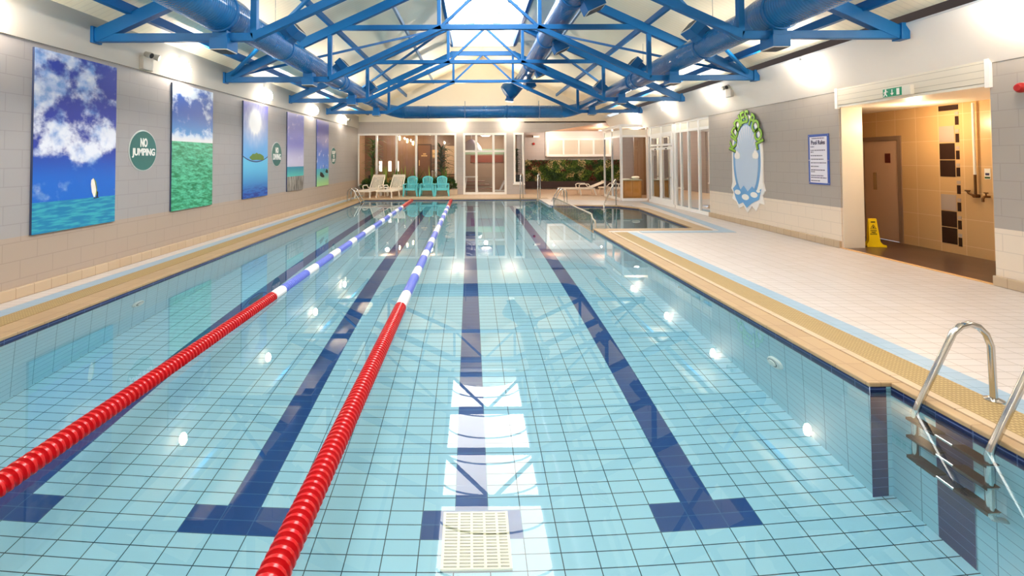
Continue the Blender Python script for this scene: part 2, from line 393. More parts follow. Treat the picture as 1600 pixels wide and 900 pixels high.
# coping, grip tiles, blue band along the long sides
CO = .006
pool(MB().box(UL-.30, UL+.012, VN, VFAR, -.028, CO).build('trim_6', 'coping_y', bevel=.008))
pool(MB().box(UL-.58, UL-.30, VN, VFAR+.3, -.03, CO+.002).build('trim_7', 'grip'))
pool(MB().box(UL-.79, UL-.58, VN, YF-.1, -.03, CO).build('trim_8', 'blue_band'))
pool(MB().box(UR-.012, UR+.235, 3.57, 11.55, -.028, CO).box(UR+.148, UR+.235, VN, 3.57, -.028, CO).build('trim_9', 'coping_y', bevel=.008))
pool(MB().box(UR+.235, UR+.30, VN, 10.95, -.03, CO+.006).build('trim_10', 'skirt'))
pool(MB().box(UR+.30, UR+.61, VN, 10.95, -.03, CO+.002).build('trim_11', 'grip'))
pool(MB().box(UR+.61, UR+.82, VN, 10.95, -.03, CO).build('trim_12', 'blue_band'))
pool(MB().box(UL-.3, 3.3, VFAR-.012, VFAR+.5, -.028, CO).build('trim_13', 'coping_y', bevel=.008))
pool(MB().box(UL-.3, UR+.3, VN-.4, VN+.012, -.028, CO).build('trim_14', 'coping_y', bevel=.008))
pool(MB().poly([(UL-.02, VN, ZW), (UR+.155, VN, ZW), (UR+.155, 3.58, ZW), (UR, 3.58, ZW), (UR, VFAR, ZW), (UL-.02, VFAR, ZW)]).build('water_pool', 'water'))
# children's pool beside it
KP = [(2.83, 11.52), (5.20, 11.56), (5.50, 16.3), (5.02, 17.15), (2.78, 17.5)]
KB = -.75
b = MB().mat(0).poly([(x, y, KB) for x, y in KP])
for i in range(len(KP)):
    (x0, y0), (x1, y1) = KP[i], KP[(i+1) % len(KP)]
    if i == 4: continue
    b.mat(0).poly([(x0, y0, KB), (x1, y1, KB), (x1, y1, -.18), (x0, y0, -.18)]).mat(1).poly([(x0, y0, -.18), (x1, y1, -.18), (x1, y1, -.02), (x0, y0, -.02)])
b.mat(0).poly([(2.97, 11.5, KB), (3.0, 17.5, KB), (3.0, 17.5, -.38), (2.97, 11.5, -.38)])
b.mat(1)
for i, (d, z) in enumerate(((.75, -.55), (.45, -.38), (.2, -.22))):   # dark nosed steps at the far end
    b.mat(0).box(3.1, 5.0, 17.3-d-.3, 17.3, z-.15, z).mat(1).box(3.1, 5.0, 17.3-d-.3, 17.3-d-.22, z, z+.004)
struct(b.build('floor_kids_pool', [pooltile('kids_tile', 'xy', 0., (88, 140, 154), (82, 134, 149), (30, 70, 84)), 'pe_navy']))
struct(MB().poly([(x, y, ZW) for x, y in KP]).build('water_kids_pool', 'water'))
def offs(seq, w0, w1, z0, z1, b):
    """a band that runs beside the polyline seq of ((x,y),(nx,ny))"""
    for (p, n), (q, m) in zip(seq, seq[1:]):
        a = [(p[0]+n[0]*w0, p[1]+n[1]*w0), (q[0]+m[0]*w0, q[1]+m[1]*w0), (q[0]+m[0]*w1, q[1]+m[1]*w1), (p[0]+n[0]*w1, p[1]+n[1]*w1)]
        b.prism([(x, y, z0) for x, y in a], (0, 0, z1-z0))
    return b
KS = [((3.0, 11.54), (0, -1)), ((5.20, 11.56), (1, -1)), ((5.50, 16.3), (1, 0)), ((5.02, 17.15), (.5, 1)), ((2.96, 17.5), (0, 1))]
struct(offs(KS, -.01, .30, -.028, CO, MB()).build('trim_15', 'coping_y'))
struct(offs([((3.75, 11.54), (0, -1)), ((5.20, 11.56), (1, -1)), ((5.72, 16.6), (1.1, 0)), ((5.9, 18.6), (1, 0))], .42, .66, -.03, CO, MB()).build('trim_16', 'blue_band'))
# deck slabs
def plate(name, polys, mat, z=0., t=.04):
    b = MB()
    for p in polys: b.prism([(x, y, z-t) for x, y in p], (0, 0, t))
    return struct(b.build(name, mat))
plate('floor', [[(3.2, YB), (7.16, YB), (7.16, 11.26), (3.05, 11.26), (3.2, 5)], [(5.35, 11.26), (7.2, 11.26), (7.2, 19.3), (5.6, 19.3), (5.62, 16.2)], [(2.72, 17.78), (5.62, 17.38), (5.62, 19.3), (2.72, 20.4)],
                [(XL, YB), (UL-.2, YB), (UL-.30, VFAR), (XL, VFAR)], [(UL-.2, YB), (3.2, YB), (3.2, .3), (UL-.2, .3)]], 'deck')
plate('floor_far', [[(XL, VFAR-.05), (2.5, VFAR+.1), (2.5, YF), (XL, YF)], [(2.5, VFAR+.1), (2.72, 20.4), (5.6, 19.3), (10, 19.3), (10, 27.4), (2.4, 27.4), (2.5, YF)]], 'deck_far', z=-.002)

# ------------------------------------------------------------------ pool fittings
t = thing('floor_drain', 'cream slotted drain grate on the pool floor over the centre lane line', 'drain', (0, 3.43, ZF), A)
b = MB().box(-.235, .235, -.215, .215, 0, .012); b.build('grate_base', plain('grate_slots', (128, 146, 138), .6), t)
b = MB()
for x in (-.225, -.12, -.03, .06, .15, .225): b.box(x-.009, x+.009, -.215, .215, .012, .03)
for y in [-.21+.0233*i for i in range(19)]: b.box(-.23, .23, y-.006, y+.006, .012, .028)
b.build('grate', 'grate', t)
def inlet(u, v, z, side, label, r=.11):
    t = thing('pool_inlet', label, 'pool fitting', Matrix.Rotation(A, 3, 'Z') @ Vector((u, v, z)), A + (PI if side > 0 else 0), 'round fittings in the pool walls')
    MB().lathe([(r, 0), (r, .012), (r*.86, .03), (r*.6, .034)], axis='x', n=24).build('flange', 'fitting', t, smooth=True)
    b = MB(); b.lathe([(r*.55, .034), (r*.5, .05), (r*.2, .056)], axis='x', n=20); b.build('nozzle', 'fitting', t, smooth=True)
    b = MB()
    for k in range(24): a = 2*PI*k/24; b.box(.035, .039, r*.55*math.cos(a)-.008, r*.55*math.cos(a)+.008, r*.55*math.sin(a)-.008, r*.55*math.sin(a)+.008)
    b.build('slot_ring', 'teal_dark', t)
inlet(UR+.012, 4.70, -.80, 1, 'white oval return fitting under water on the wall near the ladder')
inlet(UL-.024, 6.55, -.80, -1, 'white oval return fitting under water below the windsurfer picture')
for v, z, l in ((6.85, -.45, 'small dark hole in the pool wall under the tan coping past the white fitting'), (10.5, -.6, 'small dark hole in the pool wall near the railing end')):
    o = MB().lathe([(.03, 0), (.03, .01), (.012, .012)], axis='x', n=12).mat(1).lathe([(.02, .008), (.018, .014)], axis='x', n=12).build('wall_outlet', ['fitting', 'teal_dark'], rot=A+PI, loc=tuple(Matrix.Rotation(A, 3, 'Z') @ Vector((UR+.012, v, z))), smooth=True)
    tag(o, l, 'pool fitting')

def lane_rope(u, label, cuts, v0, v1):
    t = thing('lane_rope', label, 'lane rope', (0, 0, ZW+.018), A, 'lane ropes floating on the pool')
    MB().tube([(u, v0, 0), (u, v1, 0)], .008, 8).build('rope_core', 'cable', t, smooth=True)
    lo = v0
    segs = []
    for a, bb in cuts: segs += [(lo, a, None), (a, bb, 'white')]; lo = bb
    segs.append((lo, v1, None))
    first, last = segs[0], segs[-1]
    for s in segs:
        kind = s[2] or ('red' if s in (first, last) else 'blue')
        n_, m_ = {'white': ('white_float', 'fl_white'), 'red': ('red_float_run', 'fl_red'), 'blue': ('blue_float_run', 'fl_blue')}[kind]
        prof = []; y = s[0]
        if kind == 'white': 
            L = s[1]-s[0]; prof = [(.02, y), (.055, y+.012), (.064, y+.04), (.066, y+L/2), (.064, y+L-.04), (.055, y+L-.012), (.02, y+L)]
        else:
            p = .046 if kind == 'red' else .05
            while y+p <= s[1]+.001:
                prof += [(.05, y+.002), (.066, y+.006), (.068, y+p*.42), (.064, y+p*.55), (.046, y+p*.66), (.046, y+p*.95)] if kind == 'red' else [(.046, y+.002), (.062, y+.008), (.063, y+p*.5), (.046, y+p*.66), (.046, y+p*.95)]
                y += p
        MB().lathe(prof, (u, 0, 0), 'y', 18).build(n_, m_, t, smooth=True)
W1 = [(6.09, 6.41), (7.32, 7.77), (8.57, 9.07), (9.92, 10.36), (11.2, 12.3), (13.25, 13.7), (14.5, 15.0), (15.8, 16.4), (17.1, 17.5)]
W2 = [(5.62, 6.15), (7.05, 7.55), (8.4, 8.9), (9.8, 10.3), (11.2, 12.3), (13.25, 13.7), (14.5, 15.0), (15.8, 16.4), (17.1, 17.5)]
lane_rope(-2.45, 'red, white and blue lane rope on the water nearer the picture wall', W1, 1.2, VFAR-.02)
lane_rope(-.805, 'red, white and blue lane rope beside the centre lane line', W2, 1.2, VFAR-.02)

def arc_pts(c, r, a0, a1, n, f): return [f(c[0]+r*math.cos(a0+(a1-a0)*i/n), c[1]+r*math.sin(a0+(a1-a0)*i/n)) for i in range(n+1)]
def pool_ladder(label, loc, rot, width, treads=True, tall=.52, reach=.52, grip=True):
    """stringers bend over the edge; local +x points from the water on to the deck"""
    t = thing('pool_ladder', label, 'pool ladder', loc, rot, 'stainless pool ladders')
    for s in (-width/2, width/2):
        f = lambda x, z: (x, s, z)
        sl = math.atan2(tall-.11, .31)
        pts = [f(.0+.09, -.93)] if treads else []
        pts += [f(.02, -.90), f(0, -.84), f(0, -.12), f(.012, -.05), f(.03, -.01), f(.24, tall-.13), f(.275, tall-.06), f(.33, tall-.015), f(.39, tall), f(.45, tall-.02), f(.50, tall-.07), f(.53, tall-.15), f(reach+.02, .0)]
        MB().tube(pts, .021, 12).build('rail', 'steel', t, smooth=True)
        MB().lathe([(.055, 0), (.055, .008), (.03, .018)], (reach+.02, s, .006), 'z', 20).build('flange', 'steel', t, smooth=True)
    if treads:
        for z in (-.22, -.505, -.80):
            tr_ = MB().box(-.038, .038, -width/2-.02, width/2+.02, z-.03, z).build('tread', 'steel', t, bevel=.006)
            for ya, yb in ((-width/2-.025, -.06), (.06, width/2+.025)): MB().prism([(-.042, ya, z-.03), (-.038, ya, z-.03), (-.038, ya, z), (.038, ya, z), (.038, ya, z+.008), (-.042, ya, z+.008)], (0, yb-ya, 0)).build('grip_pad', 'black', tr_)
    return t
RZ = lambda u, v, z=0: tuple(Matrix.Rotation(A, 3, 'Z') @ Vector((u, v, z)))
pool_ladder('stainless pool ladder with black treads in the near pool corner', (2.97, 3.09, 0), 0., .47)
pool_ladder('stainless pool ladder by the far end of the picture wall', (-4.50, 19.55, 0), PI, .55)
pool_ladder('stainless pool ladder at the far corner beside the railing', (3.0, 18.9, 0), 0., .55)
# tall hairpin rails on the far edge
t = thing('pool_ladder', 'pair of tall white hairpin grab rails on the far pool edge', 'pool ladder', (2.37, 20.75, 0), 0., 'stainless pool ladders')
for x in (-.37, .37):
    MB().tube([(x-.075, -.28, -.9), (x-.075, -.28, .1), (x-.06, -.25, .93), (x-.03, -.20, 1.02), (x+.02, -.02, 1.06), (x+.07, .08, .98), (x+.08, .10, .85), (x+.08, .12, 0)], .024, 10).build('rail', 'steel', t, smooth=True)
    MB().lathe([(.05, 0), (.05, .01), (.03, .02)], (x+.08, .12, .004), 'z', 16).build('flange', 'steel', t, smooth=True)
for z in (-.3, -.6): MB().box(-.45, .3, -.32, -.24, z-.03, z).build('tread', 'steel', t, bevel=.006)
# railing that keeps the two pools apart
t = thing('pool_railing', 'grey barred railing between the main pool and the small pool', 'railing', RZ(UR+.06, 11.62), A)
L = 5.75
b = MB().tube([(0, .35, .30), (0, L, .30)], .024, 10).tube([(0, 0, -.36), (0, 0, .14), (0, .04, .18), (0, .22, .19), (0, .27, .21), (0, .35, .30)], .022, 10); b.build('top_rail', 'bar_steel', t, smooth=True)
MB().tube([(0, .3, -.30), (0, L, -.30)], .014, 8).build('bottom_rail', 'steel', t, smooth=True)
for y in (.35, L): MB().tube([(0, y, -.36), (0, y, .30)], .022, 10).build('post', 'steel', t, smooth=True)
n = 38
for i in range(n):
    y = .46+(L-.55)*i/(n-1); MB().tube([(0, y, -.30), (0, y, .29)], .007, 6).build('baluster', 'bar_steel', t, smooth=True)
t = thing('handrail', 'sloping steel handrail standing at the small pool steps', 'handrail', (4.95, 17.0, 0))
MB().tube([(.1, .35, 0), (.1, .35, .86), (.08, .30, .93), (.02, .2, .93), (-.75, -1.3, .22), (-.80, -1.4, .12), (-.80, -1.4, -.6)], .024, 12).build('rail', 'steel', t, smooth=True)
MB().lathe([(.06, 0), (.06, .01), (.03, .025)], (.1, .35, 0), 'z', 20).build('flange', 'steel', t, smooth=True)

# ------------------------------------------------------------------ roof steelwork
XC = .35; HX = 5.86          # half span
HZ = 3.45
RZf = lambda x: HZ + .47*(HX-abs(x))
def truss():
    t = thing('roof_truss', '', 'roof truss', (XC, 0, 0), 0., 'blue steel roof trusses')
    tx, tz = 1.17, RZf(1.17)
    for s in (-1, 1):
        X = lambda x: s*x
        MB().bar((X(HX), 0, HZ+.02), (X(tx-.06), 0, tz), .12, .19).build('rafter', 'blue', t, bevel=.008)
        MB().bar((X(HX), 0, HZ), (X(3.55), 0, HZ), .10, .12).build('bottom_chord', 'blue', t, bevel=.008)
        MB().bar((X(3.58), 0, HZ), (X(1.07), 0, 4.60), .10, .12).build('inclined_chord', 'blue', t, bevel=.008)
        MB().bar((X(3.55), 0, HZ), (X(3.55), 0, RZf(3.55)), .09, .09, (1, 0, 0)).build('post', 'blue', t, bevel=.006)
        MB().bar((X(1.12), 0, 4.60), (X(1.12), 0, tz), .085, .085, (1, 0, 0)).build('post', 'blue', t, bevel=.006)
        MB().bar((X(1.10), 0, 4.60), (X(.04), 0, tz-.06), .065, .065).build('web_brace', 'blue', t, bevel=.005)
        MB().box(min(X(HX-.02), X(HX+.10)), max(X(HX-.02), X(HX+.10)), -.09, .09, HZ-.08, HZ+.16).build('end_plate', 'blue', t, bevel=.006)
    MB().bar((-3.55, 0, 4.60), (3.55, 0, 4.60), .10, .11).build('collar_beam', 'blue', t, bevel=.008)
    MB().bar((-tx-.05, 0, tz), (tx+.05, 0, tz), .11, .17).build('top_chord', 'blue', t, bevel=.008)
    return t
TY = [7.05, 10.75, 14.55, 18.2]
t0 = truss()
TL = ['nearest blue steel roof truss, its middle rising out of view', 'second blue steel roof truss, its collar crossing the skylight highest in view', 'third blue steel roof truss from the near end, in front of the skylight end', 'farthest blue steel roof truss, closest to the white gable']
for i, y in enumerate(TY):
    o = t0 if i == 0 else copy_tree(t0); relabel(o, TL[i], (XC, y, 0))
def beam(name, label, cat, p, q, w, h, mat, group):
    o = MB().bar(Vector((0, 0, 0)), Vector(q)-Vector(p), w, h).build(name, mat, loc=tuple(p), bevel=.006); return tag(o, label, cat, group)
for s, side in ((-1, 'picture wall'), (1, 'alcove wall')):
    for hx, lab, w, h, m in ((5.35, 'lowest roof purlin running just above the %s', .09, .14, 'blue'), (3.55, 'middle roof purlin on the %s side of the roof', .07, .13, 'blue'), (2.25, 'pale upper roof purlin on the %s side below the skylight', .06, .12, 'purlin'), (1.16, 'deep blue edge beam along the skylight on the %s side', .09, .20, 'blue')):
        x = XC+s*hx; z = RZf(hx)+.095+h/2 if hx > 1.2 else CZ(x)-.10
        beam('roof_purlin', lab % side, 'roof beam', (x, YB+.02, z), (x, 22.9 if hx > 1.2 else 17.9, z), w, h, m, 'purlins under the roof sheets')
    hx, tx = 5.7, 1.25
    for ya, yb, lab in ((TY[1], TY[0], 'thin brace from second truss foot at the %s to the nearest truss'), (TY[1], TY[2], 'thin brace from second truss foot at the %s to the third truss'), (TY[3], TY[2], 'thin brace from farthest truss foot at the %s to the third truss')):
        e = .08 if yb > ya else -.08
        beam('roof_brace', lab % side, 'roof brace', (XC+s*hx, ya+e, RZf(hx)+.02), (XC+s*tx, yb-e, RZf(tx)-.02), .06, .06, 'blue', 'thin diagonal roof braces')

# ------------------------------------------------------------------ air ducts
def collar(b, p, d, r, w=.05): 
    d = Vector(d); p = Vector(p); b.tube([p-d*w/2, p-d*(w/2-.008), p+d*(w/2-.008), p+d*w/2], [r*.99, r*1.05, r*1.05, r*.99], 24)
def vent(parent, o, tilt, grille_low, w=.26, l=.32, h=.2):
    """box outlet at o, leaving the duct along direction tilt (x,z)"""
    d = Vector((tilt[0], 0, tilt[1])).normalized(); u = Vector((0, 1, 0)); r = d.cross(u); o = Vector(o)
    def P(a, bb, c): return tuple(o + r*a + u*bb + d*c)
    b = MB(); hw, hl = w/2, l/2
    b.prism([P(-hw*.8, -hl*.8, -.12), P(hw*.8, -hl*.8, -.12), P(hw*.8, hl*.8, -.12), P(-hw*.8, hl*.8, -.12)], tuple(d*.16)).prism([P(-hw, -hl, .04), P(hw, -hl, .04), P(hw, hl, .04), P(-hw, hl, .04)], tuple(d*h))
    v = b.build('outlet_box', 'blue', parent, bevel=.006)
    b = MB().mat(0).prism([P(-hw*.94, -hl*.94, .04+h), P(hw*.94, -hl*.94, .04+h), P(hw*.94, hl*.94, .04+h), P(-hw*.94, hl*.94, .04+h)], tuple(d*.012)).mat(1)
    for i in range(4):
        c = -hl*.72 + i*hl*.48
        b.prism([P(-hw*.8, c-.035, .052+h), P(hw*.8, c-.035, .052+h), P(hw*.8, c+.035, .052+h), P(-hw*.8, c+.035, .052+h)], tuple(d*.004))
    b.build('grille', ['vent_grey', 'vent_dark'], v)
DZ, DR = 3.80, .235
DXL, DXR = -3.66, 4.42
def side_duct(x, s, label):
    t = thing('air_duct', label, 'air duct', (x, 0, DZ), 0., 'blue spiral air ducts')
    pts = [(0, YB+.05, 0), (0, 6.3, 0), (0, 6.6, 0)]
    MB().tube([(0, YB+.05, 0), (0, 7.3, 0)], DR*1.22, 28).build('wide_pipe', 'duct_y', t, smooth=True)
    MB().tube([(0, 7.3, 0), (0, 7.75, 0)], [DR*1.22, DR*1.02], 28).build('reducer', 'blue', t, smooth=True)
    MB().tube([(0, 7.75, 0), (0, 13.1, 0)], DR, 28).build('pipe', 'duct_y', t, smooth=True)
    MB().tube([(0, 13.1, 0), (0, 13.35, 0)], [DR*.99, DR*.9], 28).build('reducer', 'blue', t, smooth=True)
    R_ = .62
    MB().tube([(0, 13.35, 0), (0, 20.35-R_, 0)], DR*.9, 28).build('pipe', 'duct_y', t, smooth=True)
    MB().tube([(0, 20.3-R_, 0)] + [(-s*(R_-R_*math.cos(a)), 20.35-R_+R_*math.sin(a), -.14*a/(PI/2)) for a in [PI/2*i/8 for i in range(9)]] + [(-s*(R_+.12), 20.35, -.14)], [DR*.9]*2+[DR*(.9+.022*i) for i in range(1, 10)], 28).build('elbow', 'blue', t, smooth=True)
    for y in (6.9, 9.2, 12.9, 13.4, 16.6, 19.7):
        b = MB(); collar(b, (0, y, 0), (0, 1, 0), DR*(1.24 if y < 7.3 else 1.02 if y < 13.2 else .93)); b.build('joint_band', 'blue', t, smooth=True)
    for y in (7.05, 10.75, 14.55, 18.15): vent(t, (0, y+.02, -.27 if y > 7.3 else -.33), (0, -1), True, h=.17)
    for y in (9.0, 12.4, 15.9): vent(t, (-s*.21, y, .19), (-s, .9), True, w=.30, l=.42, h=.18)
    for y in (8.9, 12.6, 16.3): MB().tube([(0, y, DR), (0, y, CZ(x)-DZ)], .006, 6).build('hanger_rod', 'steel', t)
side_duct(DXL, -1, 'long blue spiral air duct with box outlets above the picture wall side')
side_duct(DXR, 1, 'long blue spiral air duct with box outlets on the alcove wall side')
t = thing('air_duct', 'straight blue air duct crossing the hall in front of the far gable', 'air duct', (.38, 20.35, 3.66), 0., 'blue spiral air ducts')
MB().tube([(DXL-.38+.74, 0, 0), (DXR-.38-.74, 0, 0)], .265, 28).build('pipe', 'duct_x', t, smooth=True)
for x in (-2.3, 1.0): b = MB(); collar(b, (x, 0, 0), (1, 0, 0), .27); b.build('joint_band', 'blue', t, smooth=True)
for x in (-.76, 2.34): b = MB().tube([(x, 0, -.30), (x, 0, .46)], .012, 8); collar(b, (x, 0, 0), (1, 0, 0), .29, .02); b.build('hanger_rod', 'purlin', t, smooth=True)
t = thing('air_duct', 'high blue air duct beside the skylight, ending in a round cap', 'air duct', (2.02, 0, 4.98), 0., 'blue spiral air ducts')
R0 = .27
MB().tube([(0, YB+.05, 0), (0, 9.6, 0)], R0*1.12, 28).build('wide_pipe', 'duct_y', t, smooth=True)
MB().tube([(0, 9.6, 0), (0, 9.9, 0)], [R0*1.12, R0], 28).build('reducer', 'blue', t, smooth=True)
MB().tube([(0, 9.9, 0), (0, 20.25, 0)], R0, 28).build('pipe', 'duct_y', t, smooth=True)
MB().tube([(0, 20.2, 0), (-.05, 20.5, -.03), (-.2, 20.72, -.14), (-.38, 20.80, -.28), (-.55, 20.82, -.40), (-.66, 20.82, -.48), (-.70, 20.82, -.51)], [R0, R0*1.04, R0*1.15, R0*1.35, R0*1.5, R0*1.3, R0*.5], 28).build('end_cap', 'blue', t, smooth=True)
for y in (9.55, 13.2, 16.9, 20.2): b = MB(); collar(b, (0, y, 0), (0, 1, 0), R0*(1.14 if y < 9.7 else 1.03)); b.build('joint_band', 'blue', t, smooth=True)
for y in (9.2, 12.7, 16.4, 19.4): vent(t, (.20, y, -.26), (.45, -1), True, w=.38, l=.38, h=.2)
vent(t, (-.50, 20.78, -.70), (-.1, -1), True, w=.34, l=.34, h=.08)

# ------------------------------------------------------------------ lamps
def wall_lamp(o, n, label):
    t = thing('wall_lamp', label, 'wall lamp', o, 0., 'glowing wall lamps round the hall'); n = Vector(n)
    r = Vector((0, 0, 1)).cross(n)
    MB().prism([tuple(n*-.17 + r*a + Vector((0, 0, c))) for a, c in ((-.04, .13), (.04, .13), (.04, .24), (-.04, .24))], tuple(n*.03)).build('wall_bracket', 'white', t, bevel=.004)
    MB().tube([tuple(n*-.15+Vector((0, 0, .19))), tuple(n*-.02+Vector((0, 0, .19))), (0, 0, .17), (0, 0, .12)], .012, 8).build('arm', 'white', t, smooth=True)
    MB().lathe([(.045, .10), (.045, .14), (.02, .15)], (0, 0, 0), 'z', 16).build('cap', 'white', t, smooth=True)
    MB().ball((0, 0, 0), .068, .068, .115, 16, 10).build('glowing_globe', 'lamp', t, smooth=True)
    l = bpy.data.lights.new('roof_fill_spot', 'SPOT'); l.energy = 260; l.color = (1., .87, .70); l.spot_size = math.radians(125); l.spot_blend = 1.; l.shadow_soft_size = .05  # extra spot by each globe, added to brighten the roof
    so = bpy.data.objects.new('roof_fill_spot', l); C.objects.link(so); so.location = Vector(o) + n*.10; so.rotation_euler = (n*.75 + Vector((0, 0, .65))).to_track_quat('-Z', 'Y').to_euler()
for y, l in ((9.06, 'glowing wall lamp between the windsurfer picture and the green sea picture'), (12.74, 'glowing wall lamp high over the teal NO DIVING sign'), (16.5, 'glowing wall lamp between the pier picture and the last picture'), (20.17, 'glowing wall lamp in the far corner past the last picture'), (5.35, 'glowing wall lamp above the near end of the picture wall'), (1.65, 'glowing wall lamp beside the camera on the picture wall')):
    wall_lamp((XL+.19, y, 3.345), (1, 0, 0), l)
for y, l in ((9.26, 'glowing wall lamp above the corner pillar of the tiled alcove'), (12.88, 'glowing wall lamp above the oval KIDDIES POOL sign'), (15.94, 'glowing wall lamp above the glazed garden-room panes'), (19.3, 'glowing wall lamp above the glazed corner of the garden room'), (5.58, 'glowing wall lamp above the near wall past the alcove'), (1.9, 'glowing wall lamp beside the camera on the alcove wall')):
    wall_lamp((6.24, y, 3.355), (-1, 0, 0), l)
wall_lamp((-.83, YF-.26, 3.40), (0, -1, 0), 'glowing wall lamp on the far wall above the tall window end')
wall_lamp((1.72, YF-.26, 3.42), (0, -1, 0), 'glowing wall lamp on the far wall above the glass doors')
for x in (-3., 3.6): wall_lamp((x, YB+.26, 3.4), (0, 1, 0), 'added unseen wall lamp behind the camera, '+('picture side' if x < 0 else 'alcove side'))  # unseen pair added to bring more light to the near end
def twin_spot(o, n, label, cat='emergency light'):
    t = thing('emergency_light', label, cat, o); n = Vector(n); r = Vector((0, 0, 1)).cross(n)
    Q = lambda a, bb, c: tuple(r*a + n*bb + Vector((0, 0, c)))
    MB().prism([Q(-.13, 0, -.15), Q(.13, 0, -.15), Q(.13, 0, .06), Q(-.13, 0, .06)], tuple(n*.07)).build('battery_box', 'whitewall', t, bevel=.008)
    for a in (-.075, .085):
        d = (n + r*.35*(1 if a > 0 else -.2) + Vector((0, 0, -.35))).normalized(); c = Vector(Q(a, .07, .11))
        h = MB().tube([c, c+d*.11], [.045, .055], 16).build('spot_head', 'whitewall', t, smooth=True)
        MB().tube([c+d*.108, c+d*.113], [.047, .045], 16).build('lens', 'black', h, smooth=True)
    MB().tube([Q(0, .03, .05), Q(0, .03, .12), Q(-.075, .06, .12), Q(.085, .06, .12)], .01, 8).build('yoke', 'whitewall', t, smooth=True)
twin_spot((XL+.03, 8.12, 3.33), (1, 0, 0), 'white twin-headed emergency light over the windsurfer picture edge')
twin_spot((XL+.03, 20.9, 3.32), (1, 0, 0), 'white twin-headed emergency light in the far corner past the pictures')
twin_spot((XR-.30, 12.1, 3.34), (-1, 0, 0), 'white twin-headed emergency light above the KIDDIES POOL sign')

